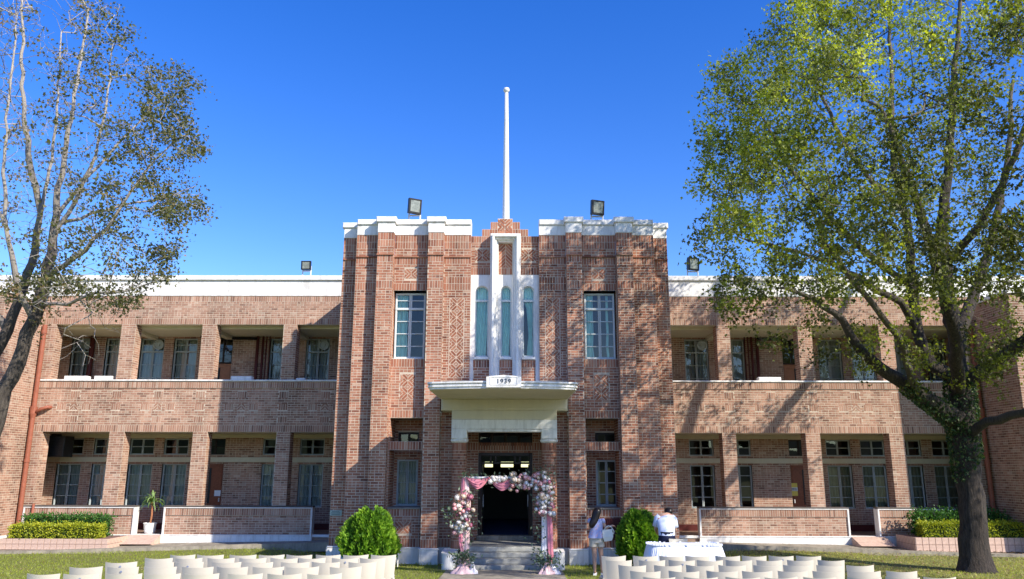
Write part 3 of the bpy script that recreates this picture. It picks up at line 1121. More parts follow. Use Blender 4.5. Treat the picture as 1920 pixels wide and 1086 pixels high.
# ------------------------------------------------------------------ portico
ent = MB()
ent.bbox(-1.755, 1.775, 22.14, 22.85, 3.91, 4.245, .012)
ent.bbox(-1.72, 1.74, 22.125, 22.2, 3.95, 4.215, .012)
ent.build('frieze', 'cream', BLD)
ent = MB()
ent.bbox(-1.452, 1.472, 22.135, 22.85, 3.66, 3.912, .01)
ent.build('frieze', 'cream', BLD)
ent = MB()
ent.bbox(-1.452, 1.472, 22.12, 22.72, 3.40, 3.66, .015)
ent.bbox(-1.02, 1.04, 22.16, 22.70, 3.325, 3.40, .01)
for x0, x1 in ((-1.452, -1.022), (1.04, 1.472)):
    ent.bbox(x0, x1, 22.12, 22.72, 3.14, 3.40, .012)
ent.build('lintel', 'white', BLD)
for xc in (-1.237, 1.256):
    cap = MB()
    cap.lathe((xc, 22.37, 0), [(.2, 3.03), (.225, 3.05), (.25, 3.075), (.255, 3.10), (.235, 3.125), (.225, 3.16)], 28)
    c_ = cap.build('column', 'white', BLD, smooth=True)
    sh = MB()
    sh.lathe((xc, 22.37, 0), [(.196, .2), (.196, 3.04)], 40)
    sh.build('mortar_bed', 'mortar', c_)
    # curved brick shaft
    B = Bricks()
    nb = 11
    courses = [(0.22, .44, 1)] + [(.44 + k * .0765, .44 + (k + 1) * .0765, 0) for k in range(31)] + [(2.812, 3.03, 1)]
    for ci, (z0, z1, sold) in enumerate(courses):
        cnt = 17 if sold else nb
        for k in range(cnt):
            a = 2 * math.pi * (k + (.5 if ci % 2 else 0)) / cnt
            hw = .205 * math.tan(math.pi / cnt) - .005
            n_ = (math.cos(a), math.sin(a), 0)
            u_ = Vector((-math.sin(a), math.cos(a), 0))
            if sold:
                B.one(Vector((xc + n_[0] * .205, 22.37 + n_[1] * .205, 0)), u_, n_, 0, (z0 + z1) / 2, hw, (z1 - z0) / 2 - .005)
            else:
                for q in (-.25, .25):
                    aa = a + q * 2 * math.pi / cnt
                    n2 = (math.cos(aa), math.sin(aa), 0)
                    B.one(Vector((xc + n2[0] * .208, 22.37 + n2[1] * .208, 0)), Vector((-math.sin(aa), math.cos(aa), 0)), n2, 0, (z0 + z1) / 2, hw * .5 + (.002 if q < 0 else 0), (z1 - z0) / 2 - .0055)
    B.build('brick_shaft', 'brick', c_)
# canopy
def canopy_outline(e):
    pts = [(-1.80 - e * .3, 22.5), (-1.84 - e, 20.0)]
    for k in range(5):
        a = math.pi - (math.pi / 2) * k / 4
        pts.append((-1.84 - e + .22 + .22 * math.cos(a), 19.76 - e - .22 * math.sin(a) + .0))
    for k in range(1, 12):
        t = k / 12
        x = -1.62 + (3.24) * t
        pts.append((x, 19.54 - e - .26 * (1 - (2 * t - 1) ** 2)))
    for k in range(5):
        a = math.pi / 2 - (math.pi / 2) * k / 4
        pts.append((1.84 + e - .22 + .22 * math.cos(a), 19.76 - e - .22 * math.sin(a)))
    pts += [(1.84 + e, 20.0), (1.80 + e * .3, 22.5)]
    return pts


mb = MB()
mb.slab(canopy_outline(.0), 4.247, 4.30)
mb.slab(canopy_outline(.03), 4.30, 4.345)
mb.slab(canopy_outline(-.02), 4.345, 4.385)
mb.slab(canopy_outline(.045), 4.385, 4.425)
mb.box(-1.79, 1.79, 22.5, 22.78, 4.247, 4.40)
can = mb.build('canopy', 'white', BLD)
MB().slab([(x * .985, y + .03) for x, y in canopy_outline(-.02)], 4.236, 4.2468).build('soffit', 'cream', can)
# plaque
pc = .035
pq_ = MB()
yp = 19.19
pq_.prism([(pc - .425, 4.262), (pc + .425, 4.262), (pc + .425, 4.52), (pc + .37, 4.52), (pc + .37, 4.53), (pc, 4.565), (pc - .37, 4.53), (pc - .37, 4.52), (pc - .425, 4.52)], yp, yp + .2)
plq = pq_.build('date_plaque', 'white', can)
mb = MB()
for x0, x1, z0, z1 in ((-.335, .335, 4.318, 4.33), (-.335, .335, 4.505, 4.517), (-.335, -.323, 4.33, 4.505), (.323, .335, 4.33, 4.505)):
    mb.bbox(pc + x0, pc + x1, yp - .012, yp + .01, z0, z1, .004)
# the border belongs to the plaque mesh itself
me = plq.data
bm = bmesh.new()
bm.from_mesh(me)
vs = [bm.verts.new(v) for v in mb.v]
for f in mb.f:
    bm.faces.new([vs[i] for i in f])
bm.to_mesh(me)
bm.free()
txt = bpy.data.curves.new('date', 'FONT')
txt.body = '1939'
txt.size = .158
txt.extrude = .006
txt.align_x = 'CENTER'
txt.space_character = 1.18
to = bpy.data.objects.new('tmp', txt)
COL.objects.link(to)
dg = bpy.context.evaluated_depsgraph_get()
tm = bpy.data.meshes.new_from_object(to.evaluated_get(dg))
bpy.data.objects.remove(to)
tm.transform(Matrix.Translation((pc, yp - .006, 4.36)) @ Matrix.Rotation(math.pi / 2, 4, 'X'))
tm.materials.clear()
tm.materials.append(M['letter'])
fin = bpy.data.objects.new('date_lettering', tm)
COL.objects.link(fin)
fin.parent = can
fin['label'] = 'dark raised numerals reading 1939'

# steps, porch floor, cheek blocks
for k in range(4):
    zt = .286 - k * .122
    y0 = 22.05 - k * .31
    MB().bbox(-1.12, 1.16, y0, 22.4 if k == 0 else y0 + .33, zt - .121, zt, .012).build('step', 'steps', BLD)
MB().box(-1.41, 1.41, 22.36, YD + .05, .1, .284).build('porch_floor', 'steps', BLD)
MB().bbox(-.82, .86, YD - .12, YD + .25, .284, .42, .01).build('door_step', 'concrete', BLD)
for xc in (-1.40, 1.42):
    mb = MB()
    pts = [(xc - .19, 22.3)] + [(xc + .17 * math.cos(a), 21.22 - .17 * math.sin(a)) for a in [math.pi - math.pi * k / 10 for k in range(11)]] + [(xc + .19, 22.3)]
    mb.slab(pts, -.3, .19)
    mb.slab([(xc + (x - xc) * 1.06, y - .012) for x, y in pts], .19, .225)
    mb.build('cheek_block', 'white', BLD)

# entrance doorway: dark frame, transom, lobby behind
fr = MB()
fr.bbox(-.79, -.70, YD + .02, YD + .14, .42, 2.78)
fr.bbox(.74, .83, YD + .02, YD + .14, .42, 2.78)
fr.bbox(-.70, .74, YD + .021, YD + .14, 2.70, 2.80)
fr.bbox(-.70, .74, YD + .022, YD + .12, 2.46, 2.52)
for x in (-.42, -.27, .31, .46):
    fr.bbox(x - .03, x + .03, YD + .03, YD + .1, 2.52, 2.70)
dr = fr.build('entrance_frame', 'darkframe', BLD)
for x0, x1 in ((-.70, .74),):
    MB().add([(x0, YD + .06, 2.5), (x1, YD + .06, 2.5), (x1, YD + .06, 2.72), (x0, YD + .06, 2.72)], [(0, 1, 2, 3)]).build('pane', 'glass', dr)
window(-.79, .83, 3.0, 3.62, YD + .02, 2, 'darkframe', 4, None, 'glass', None, False, 'transom_window', .05)
for s, xh in ((-1, -.69), (1, .73)):
    d = MB()
    d.box(xh - .02, xh + .02, YD + .15, YD + .85, .43, 2.45)
    dl = d.build('door', 'darkframe', BLD)
    MB().box(xh - .03 * s - .012, xh - .03 * s + .012, YD + .74, YD + .77, 1.2, 1.55).build('handle', 'steel', dl)
# lobby shell, with three far fanlights open to the daylight
YL = 32.0
lob = MB()
hl = []
for u0, u1 in ((909, 924), (939, 962.5), (977, 992)):
    a, b = at(u0, 876, YL), at(u1, 866, YL)
    hl.append((a.x, b.x, a.z, b.z))
sh = Sheets()
sh.rect((0, YL, 0), (1, 0, 0), (0, -1, 0), -2.2, 2.2, .3, 3.75, hl, 0)
sh.rect((-2.2, 0, 0), (0, 1, 0), (1, 0, 0), YD + .2, YL, .3, 3.75)
sh.rect((2.2, 0, 0), (0, 1, 0), (-1, 0, 0), YD + .2, YL, .3, 3.75)
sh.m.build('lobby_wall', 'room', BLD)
MB().box(-2.2, 2.2, YD + .2, YL, .2, .41).build('lobby_floor', plain('blue lobby floor', (.03, .05, .16), .6, .1), BLD)  # floor has a plain dark blue base colour
MB().box(-2.2, 2.2, YD + .16, YL, 3.75, 3.9).build('lobby_ceiling', 'room', BLD)
# upper tower room behind the windows
mb = MB()
mb.box(-4.88, 4.88, 26.2, 26.3, 4.3, 8.6)
mb.box(-4.88, 4.88, T2 + .05, 26.3, 4.15, 4.245)
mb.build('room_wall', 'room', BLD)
mb = MB()
for s in (-1, 1):
    mb.box(s * 2.2, s * 4.85, 25.2, 25.3, -.2, 4.2)
    mb.box(s * 2.2, s * 2.25, T1 + 1.1, 25.3, -.2, 4.2)
mb.build('room_wall', 'room', BLD)

# ------------------------------------------------------------------ wings
XP = [(7.27, 7.738), (10.068, 10.563), (12.875, 13.38), (15.653, 16.1)]
XE = 16.1
PEND = 2.2
WINC = [7.03, 8.37, 11.96, 13.2, 14.5, 15.78]


def M2(s, a, b):
    return tuple(sorted((s * a, s * b)))


for s in (-1, 1):
    Wg = Wall()
    # top band
    Wg.front(*M2(s, XA, XE), YW, [(7.193, 7.41, 's'), (7.41, 8.0, 'r'), (8.0, 8.2, 's')])
    # balcony wall with little ornaments
    fills, patches, dg_ = [], [], []
    for k, xo in enumerate(np.arange(6.15, 16.0, 1.425)):
        x = s * xo
        if k % 2 == 0:
            dg_.append((x - .13, x + .13, 4.24, 4.46))
            for dx, dz in ((-.42, 0), (.42, 0), (0, .42), (0, -.42)):
                patches.append((x + dx - .155, x + dx + .155, 4.24 + dz, 4.46 + dz))
        else:
            for dz in (-.42, 0, .42):
                patches.append((x - .155, x + .155, 4.24 + dz, 4.46 + dz))
    Wg.front(*M2(s, XA, XE), YW, [(3.51, 3.743, 's'), (3.743, 4.985, 'r')], (), patches + dg_)
    for x0, x1, z0, z1 in patches:
        Wg.soldier_patch(x0, x1, YW, z0, z1)
    om = MB()
    for x0, x1, z0, z1 in dg_:
        for p in diag_bricks(x0, x1, z0, z1, 'chevron'):
            poly_prism(om, p, YW, .012, .002)
    om.build('ornament_brickwork', 'brickw', BLD)['kind'] = 'stuff'
    Wg.front(*M2(s, XA, XE), YW - .025, [(4.985, 5.2, 's')])
    # piers, two storeys
    for a, b in XP:
        for z0, z1 in ((.2, 3.51), (5.27, 7.193)):
            Wg.front(*M2(s, a, b), YW, [(z0, z1, 'r')], (), (), .05)
            Wg.side(s * a, YW, YW + .46, -s, [(z0, z1, 'r')])
            if b < 16:
                Wg.side(s * b, YW, YW + .46, s, [(z0, z1, 'r')])
    # balustrades
    for a, b in ((6.35, 11.26), (12.2, 15.9)):
        Wg.front(*M2(s, a + .06, b - .06), YW - .06, [(.2, .80, 'r')])
        Wg.front(*M2(s, a + .06, b - .06), YW - .085, [(.805, 1.03, 's')])
        bl = MB()
        bl.box(*M2(s, a + .06, b - .06), YW - .05, YW + .2, .2, 1.03)
        bb = bl.build('balustrade', 'mortar', BLD)
        e = MB()
        e.bbox(*M2(s, a, b), YW - .11, YW + .22, 1.032, 1.062, .006)
        e.bbox(*M2(s, a, a + .058), YW - .10, YW + .21, .19, 1.03, .006)
        e.bbox(*M2(s, b - .058, b), YW - .10, YW + .21, .19, 1.03, .006)
        e.bbox(*M2(s, a - .02, b + .02), YW - .12, YW + .22, -.35, .16, .006)
        e.bbox(*M2(s, a - .02, b + .02), YW - .135, YW + .22, .16, .198, .012)
        e.build('white_border', 'white', bb)
        MB().bbox(*M2(s, a, b), YW - .11, YW + .22, 1.064, 1.112, .01).build('coping', 'darkcoping', bb)
        MB().box(*M2(s, a + .06, b - .06), YW + .2, YW + .215, .2, 1.03).build('inner_face', 'redpaint', bb)
    # back wall of the corridors
    gh = [M2(s, c - .44, c + .44) + (.97, 2.47) for c in WINC] + [M2(s, c - .44, c + .44) + (2.79, 3.36) for c in WINC]
    gh += [M2(s, 10.18, 10.93) + (.2, 2.47), M2(s, 10.18, 10.93) + (2.79, 3.36)]
    Wg.front(*M2(s, 4.9, 17.2), YB, [(.42, 2.53, 'r'), (2.70, 3.40, 'r')], gh)
    fh = [M2(s, c - .44, c + .44) + (5.1, 7.04) for c in WINC] + [M2(s, 10.2, 10.9) + (4.3, 7.04)]
    Wg.front(*M2(s, 4.9, 17.2), YB, [(4.3, 7.1, 'r')], fh)
    # end block inner wall
    Wg.side(s * XE, YW - PEND, YW, -s, [(.2, 7.62, 'r'), (7.62, 7.85, 's')])
    Wg.front(*M2(s, XE, XE + 6), YW - PEND, [(.2, 7.85, 'r')])
    Wg.front(*M2(s, XE, XE + 3), YW, [(7.9, 8.2, 'r')])
    Wg.s.m.build('mortar_bed', 'mortar', BLD)
    Wg.b.build('wing_brickwork', 'brickw', BLD)
    # white parapet
    for nm, z0, z1, pr_ in (('parapet', 8.2, 8.44, .02), ('parapet', 8.44, 8.77, .0), ('coping', 8.77, 8.94, .07)):
        MB().bbox(*M2(s, XA, XE + 3), YW - pr_, YW + .4, z0, z1, .012).build(nm, 'white', BLD)
    mb = MB()
    mb.slab([(s * (XE - .06), YW - .02), (s * (XE - .06), YW - PEND - .06), (s * (XE + 6), YW - PEND - .06), (s * (XE + 6), YW - .02)], 7.85, 7.97)
    mb.build('coping', 'white', BLD)
    MB().slab([(s * (XE - .05), YW - .15), (s * (XE - .05), YW - PEND - .05), (s * (XE + 6), YW - PEND - .05), (s * (XE + 6), YW - .15)], -.4, .2).build('plinth', 'white', BLD)
    # balcony sill, string line
    MB().bbox(*M2(s, XA, XE), YW - .06, YW + .42, 5.212, 5.272, .012).build('balcony_sill', 'white', BLD)
    # structure solids: lintel backs, slabs, ceilings, roof, end block
    mb = MB()
    mb.box(*M2(s, XA + .02, XE), YW + .012, YW + .45, 7.195, 8.2)
    mb.box(*M2(s, XA + .02, XE), YW + .012, YW + .42, 3.515, 5.2)
    mb.build('spandrel', 'cream', BLD)
    MB().box(*M2(s, XA + .02, 17.2), YW + .4, YB + .1, 3.52, 4.3).build('floor_slab', 'cream', BLD)
    MB().box(*M2(s, XA + .02, 17.2), YW + .4, YB + .1, 7.1, 7.3).build('ceiling', 'cream', BLD)
    MB().box(*M2(s, XA + .02, XE - .02), YW - .02, YB + .1, -.3, .2).build('corridor_floor', 'floor', BLD)
    MB().bbox(*M2(s, XA + .02, XE), YW - .05, YW + .1, .12, .203, .01).build('threshold', 'white', BLD)
    MB().box(*M2(s, XA + .02, XE + 6), YW + .3, 34, 8.25, 8.5).build('roof', 'concrete', BLD)
    mb = MB()
    MB().box(*M2(s, XE + .012, XE + 6), YW - PEND + .012, YW + .3, -.3, 7.845).build('end_block', 'mortar', BLD)
    MB().box(*M2(s, XE + .6, XE + 6), YW + .3, 34, -.3, 8.2).build('end_block', 'mortar', BLD)
    # trim on the back wall
    mb = MB()
    mb.bbox(*M2(s, 4.9, XE), YB - .05, YB + .05, 2.53, 2.70, .01).build('cream_band', 'cream', BLD)
    MB().bbox(*M2(s, 4.9, XE), YB - .12, YB + .05, 3.385, 3.52, .01).build('cornice', 'cream', BLD)
    MB().box(*M2(s, 4.9, XE), YB - .02, YB + .05, .2, .42).build('skirting', 'redpaint', BLD)
    # corridor beams
    for a, b in XP[:3]:
        MB().box(*M2(s, (a + b) / 2 - .12, (a + b) / 2 + .12), YW + .45, YB, 6.98, 7.1).build('beam', 'cream', BLD)
    # rooms behind
    mb = MB()
    mb.box(*M2(s, XA, 17.2), 33, 33.1, -.2, 8.2)
    mb.box(*M2(s, XA, 17.2), YB + .1, 33, -.1, .2)
    mb.box(*M2(s, XA, 17.2), YB + .1, 33, 3.6, 4.2)
    mb.box(*M2(s, XA, 17.2), YB + .1, 33, 7.3, 7.4)
    mb.box(*M2(s, XA - .2, XA - .05), YW, 33, -.1, 8.2)
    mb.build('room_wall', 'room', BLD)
    # windows and doors
    for i, c in enumerate(WINC):
        cm = 'blind' if (s > 0 and i >= 2) else 'curtain'
        cu = [(.05, .48), (.54, .96)] if not (s > 0 and i < 2) else None
        window(s * (c - .44), s * (c + .44), .97, 2.47, YB + .08, 4, 'frame', 2, None, 'glass', cu, True, 'window', .05, cm)
        window(s * (c - .44), s * (c + .44), 2.79, 3.36, YB + .06, 2, 'frame', 2, None, 'glass', None, False, 'transom_window', .04)
        bars = [5.1 + 1.44 * k / 3 for k in (1, 2)] + [6.54, 6.80]
        wn = window(s * (c - .44), s * (c + .44), 5.1, 7.04, YB + .08, 0, 'frame', 2, bars, 'glass', [(.08, .44), (.56, .94)], True, 'window', .05)
        MB().bbox(*M2(s, c - .44, c + .44), YB + .07, YB + .14, 6.515, 6.565).build('transom_bar', 'frame', wn)
        if i in (0, 3, 5):
            fc = s * c + .22
            fan = MB()
            fan.lathe((0, 0, 0), [(.19, 0), (.19, .05), (.15, .06), (.14, .02), (.05, .02), (.05, .07), (.01, .07)], 20)
            fan.v = [(fc + x, YB + .05 - z, 6.80 + y) for x, y, z in fan.v]
            fan.build('exhaust_fan', 'frame', wn)
    for z0, z1, wm in ((.2, 2.47, 'wood'), (4.3, 6.1, 'woodl')):
        x0, x1 = M2(s, 10.2, 10.91)
        d = MB()
        d.bbox(x0, x1, YB + .05, YB + .1, z0, z1)
        for xa, xb in ((x0 + .03, x0 + .1), (x1 - .1, x1 - .03)):
            d.bbox(xa, xb, YB + .035, YB + .05, z0 + .05, z1 - .05, .006)
        for zq in (z0 + .05, (z0 + z1) / 2, z1 - .13):
            d.bbox(x0 + .1, x1 - .1, YB + .036, YB + .05, zq, zq + .09, .006)
        do = d.build('door', wm, BLD)
        gx = x0 + .15 if s < 0 else x1 - .30
        MB().box(gx, gx + .14, YB + .032, YB + .049, z0 + .9 if z0 < 1 else z0 + .75, z1 - .15).build('glazing', 'black', do)
        MB().bbox(x1 - .08 if s < 0 else x0 + .04, x1 - .05 if s < 0 else x0 + .07, YB - .02, YB + .04, z0 + .95, z0 + 1.08).build('handle', 'steel', do)
    window(s * 10.18, s * 10.93, 2.79, 3.36, YB + .06, 2, 'darkframe', 2, None, 'glass', None, False, 'transom_window', .04)
    window(s * 10.2, s * 10.91, 6.12, 7.04, YB + .06, 2, 'darkframe', 2, None, 'glass', None, False, 'transom_window', .04)
    # pipes in the corridor
    for xo, r_ in ((9.25, .06), (9.05, .045), (8.92, .025), (8.80, .02)):
        MB().tube([(s * xo, YB - .1, 4.3), (s * xo, YB - .1, 7.1)], r_, 8).build('service_pipe', 'redpaint', BLD, smooth=True)
    MB().tube([(s * 9.25, YB - .12, 7.02), (s * 11.1, YB - .12, 7.02), (s * 11.3, YB - .3, 7.05)], .05, 8).build('service_pipe', 'black', BLD, smooth=True)
    MB().tube([(s * 15.4, YB - .1, 4.3), (s * 15.4, YB - .1, 7.1)], .09, 8).build('service_pipe', 'redpaint', BLD, smooth=True)
    # red downpipe in the inner corner
    xp, yp_ = s * 15.97, YW - .14
    dp = MB()
    dp.tube([(xp, yp_, 7.15), (xp, yp_, -.05)], .075, 12)
    for z in (6.9, 4.15, 2.55, .5):
        dp.tube([(xp, yp_, z - .05), (xp, yp_, z + .05)], .092, 12)
    pdn = dp.build('downpipe', 'pipe', BLD, smooth=False)
    MB().lathe((xp, yp_, 4.2), [(.075, -.25), (.11, -.1), (.12, .12), (.12, .14), (.08, .14)], 12).build('hopper', 'pipe', pdn)
    MB().tube([(xp, yp_, 4.1), (xp - s * .25, yp_ - .02, 4.25), (xp - s * .45, yp_, 4.32), (xp - s * .5, YW + .05, 4.32)], .06, 10).build('branch_pipe', 'pipe', pdn, smooth=True)
    if s < 0:
        MB().tube([(-15.55, YW - .14, -.1), (-15.55, YW - .14, 1.16)], .04, 8).build('service_pipe', 'pipe', BLD, smooth=True)
    # door ramps in front of the gaps
    rp = MB()
    a, b = M2(s, 11.26, 12.35)
    zo = .10 - 6.6 * .018
    rp.add([(a, YW - .1, .2), (b, YW - .1, .2), (b - s * .0, YW - .85, zo - .02), (a, YW - .85, zo - .02), (a, YW - .1, -.2), (b, YW - .1, -.2)],
           [(0, 1, 2, 3), (0, 3, 4), (1, 5, 2)])
    rp.build('door_ramp', 'tile', BLD)

# small green name plate on the outer pier
sp = at(630, 962, T2)
mb = MB().bbox(sp.x - .17, sp.x + .17, T2 - .02, T2, sp.z - .075, sp.z + .075, .004)
sg = mb.build('name_plate', 'sign', BLD)
sg['label'] = 'pale green plate with lines of small dark lettering'
mb = MB()
for k, w_ in enumerate((.10, .13, .12)):
    x = -w_
    while x < w_:
        l = random.uniform(.012, .03)
        mb.box(sp.x + x, sp.x + min(x + l, w_), T2 - .0235, T2 - .0205, sp.z + .035 - k * .04, sp.z + .052 - k * .04)
        x += l + .008
mb.build('plate_lettering', 'ink', sg)
# white boxes on the balcony sills
for u0, u1, lab in ((124, 167, 'long white box on the upper balcony sill nearest the left downpipe'), (180, 214, 'short white box on the upper balcony sill beside the third brick pier'),
                    (435, 474, 'white box on the upper balcony sill before the tan door, left wing'), (557, 574, 'thin white box on the upper balcony sill nearest the tower, left wing'),
                    (1420, 1462, 'flat white box on the upper balcony sill of the right wing')):
    a, b = at(u0, 712, YW + .2), at(u1, 712, YW + .2)
    h = .13 if u0 != 557 else .07
    mb = MB()
    mb.bbox(a.x, b.x, YW + .05, YW + .3, 5.273, 5.273 + h, .015)
    mb.bbox(a.x + .02, b.x - .02, YW + .044, YW + .06, 5.285, 5.273 + h - .015, .004)
    tag(mb.build('sill_box', 'white'), lab, 'box', 'boxes on the balcony sills')
# notices on the doors
p = at(407, 925, YB)
mb = MB().bbox(p.x - .11, p.x + .11, YB + .022, YB + .03, p.z - .1, p.z + .1, .002)
tag(mb.build('notice', 'paper'), 'white paper notice taped to the red brown door, left wing', 'notice')
p = at(1488, 918, YB)
no = thing('notice', 'yellow notice with a white printed band on the red brown door, right wing', 'notice', (p.x, YB + .03, p.z))
MB().bbox(p.x - .15, p.x + .15, YB + .022, YB + .03, p.z - .22, p.z + .22, .002).build('sheet', 'yellow', no)
MB().bbox(p.x - .15, p.x + .15, YB + .016, YB + .021, p.z - .05, p.z + .07, .001).build('white_band', 'paper', no)
mb = MB()
for k in range(2):
    x = -.11
    while x < .1:
        l = random.uniform(.02, .05)
        mb.box(p.x + x, p.x + min(.12, x + l), YB + .013, YB + .0155, p.z - .03 + k * .045, p.z + k * .045)
        x += l + .012
mb.build('print', 'ink', no)


# dark fan coil hung in the outer bay of the left corridor
a, b = at(84, 857, 27.9), at(128, 818, 27.9)
t = thing('ceiling_unit', 'dark boxy unit hung under the corridor ceiling by the left downpipe', 'ventilation unit', ((a.x + b.x) / 2, 27.9, a.z))
MB().bbox(a.x, b.x, 27.7, 28.3, a.z, b.z, .02).build('casing', 'black', t)
for k in range(6):
    zz = a.z + .06 + k * (b.z - a.z - .1) / 6
    MB().bbox(a.x + .04, b.x - .04, 27.68, 27.70, zz, zz + .03, .004).build('louvre', 'black', t)
MB().box(a.x - .06, a.x - .02, 27.75, 27.79, a.z, 3.52).build('hanger', 'frame', t)

# ------------------------------------------------------------------ floodlights on the roofs
def floodlight(u0, u1, v0, v1, vb, Y, zb, label, yaw):
    a, b = at(u0, v1, Y), at(u1, v0, Y)
    w_, h_ = b.x - a.x, b.z - a.z
    c = ((a.x + b.x) / 2, Y, zb)
    t = thing('floodlight', label, 'floodlight', c, 0, 'roof floodlights')
    zc = a.z + h_ / 2 - zb
    st = MB()
    for sx in (-1, 1):
        st.tube([(sx * w_ * .42, .1, 0), (sx * w_ * .42, .1, zc + .0)], .026, 6)
    st.tube([(-w_ * .42, .1, zc - h_ * .56), (w_ * .42, .1, zc - h_ * .56)], .026, 6)
    st.build('bracket', 'steel', t, False)
    Rm = Matrix.Translation((0, 0, zc)) @ Matrix.Rotation(yaw, 4, 'Z') @ Matrix.Rotation(R(6), 4, 'X')
    bd = MB()
    rg = [[(sx * w_ * k, y, sz * h_ * k) for sx, sz in ((-1, -1), (1, -1), (1, 1), (-1, 1))] for k, y in ((.5, -.06), (.5, .04), (.36, .16), (.2, .2))]
    bd.loft(rg)
    for x0, x1, z0, z1 in ((-.5, .5, .40, .5), (-.5, .5, -.5, -.40), (-.5, -.38, -.4, .4), (.38, .5, -.4, .4)):
        bd.bbox(x0 * w_, x1 * w_, -.085, -.058, z0 * h_, z1 * h_, .005)
    for k in range(4):
        bd.box(-.3 * w_, .3 * w_, .16, .23, (-.3 + k * .2) * h_ - .006, (-.3 + k * .2) * h_ + .006)
    o = bd.build('housing', 'black', t, False)
    ln = MB().bbox(-.37 * w_, .37 * w_, -.078, -.06, -.39 * h_, .39 * h_, .006)
    q = ln.build('lens', 'lens', t, False)
    for ob in (o, q):
        ob.data.transform(Rm)


floodlight(764, 790, 374, 401, 414, 23.6, 9.2, 'black floodlight on a white bracket on the tower roof, left of the flagpole', R(30))
floodlight(1107, 1132, 377, 403, 418, 23.6, 9.2, 'black floodlight on a white bracket on the tower roof, right of the flagpole', R(20))
floodlight(565, 584, 490, 506, 518, 27.6, 8.5, 'small grey faced floodlight on the flat roof of the left wing', 0)
floodlight(1288, 1310, 484, 507, 520, 27.6, 8.5, 'floodlight on the right wing roof beside the big tree', R(22))
#SPLIT


# ------------------------------------------------------------------ trees
def grow(limbs, attract, tip_r=.006, jitter=.05, up=.25):
    """limbs: polylines of (pos, radius), first one is the trunk. Returns nodes, parents, radii, tips"""
    pos, par, rad = [], [], []
    for li, limb in enumerate(limbs):
        p0, r0 = limb[0]
        if li == 0:
            pos.append(p0)
            par.append(-1)
            rad.append(r0)
            cur = 0
        else:
            A = np.array(pos)
            cur = int(np.argmin(((A - np.array(p0)) ** 2).sum(1)))
        for (pa, ra), (pb, rb) in zip(limb[:-1], limb[1:]):
            a = Vector(pos[cur]) if (pa, ra) == limb[0] else Vector(pa)
            b = Vector(pb)
            n = max(1, int((b - a).length / .3))
            for k in range(1, n + 1):
                t = k / n
                q = a.lerp(b, t)
                if k < n:
                    q += Vector(rng.normal(0, .022, 3))
                pos.append(tuple(q))
                par.append(cur)
                rad.append(ra + (rb - ra) * t)
                cur = len(pos) - 1
    ns = len(pos)
    cap = ns + len(attract) * 14
    P = np.zeros((cap, 3))
    P[:ns] = pos
    dep = np.zeros(cap)
    n = ns
    A = np.array(attract)
    d0 = np.array([np.min(((P[:ns] - a) ** 2).sum(1)) for a in A])
    tips = []
    for i in np.argsort(d0):
        a = A[i]
        df = P[:n] - a
        d = np.sqrt((df ** 2).sum(1))
        c = d + up * np.maximum(0, df[:, 2]) + .05 * dep[:n]
        j = int(np.argmin(c))
        k = min(12, max(1, int(d[j] / .28)))
        st = P[j].copy()
        pd = st - P[par[j]] if par[j] >= 0 else np.array([0, 0, 1.0])
        pd = pd / (np.linalg.norm(pd) + 1e-6)
        ctrl = st + pd * d[j] * .35 + np.array([0, 0, .12 * d[j]])
        cur = j
        for q in range(1, k + 1):
            t = q / k
            x = (1 - t) ** 2 * st + 2 * t * (1 - t) * ctrl + t * t * a
            if q < k:
                x = x + rng.normal(0, jitter, 3)
            P[n] = x
            par.append(cur)
            dep[n] = dep[cur] + 1
            rad.append(0.0)
            cur = n
            n += 1
        tips.append(cur)
    P = P[:n]
    par = np.array(par)
    r2 = np.zeros(n)
    fixed = np.array(rad)
    acc = np.zeros(n)
    for i in range(n - 1, -1, -1):
        r = max(tip_r, acc[i] ** (1 / 2.3) if acc[i] > 0 else tip_r)
        r2[i] = fixed[i] if i < ns else r
        if par[i] >= 0:
            acc[par[i]] += r2[i] ** 2.3
    for i in range(ns, n):
        r2[i] = min(r2[i], r2[par[i]] * .9)
    return P, par, r2, tips, ns


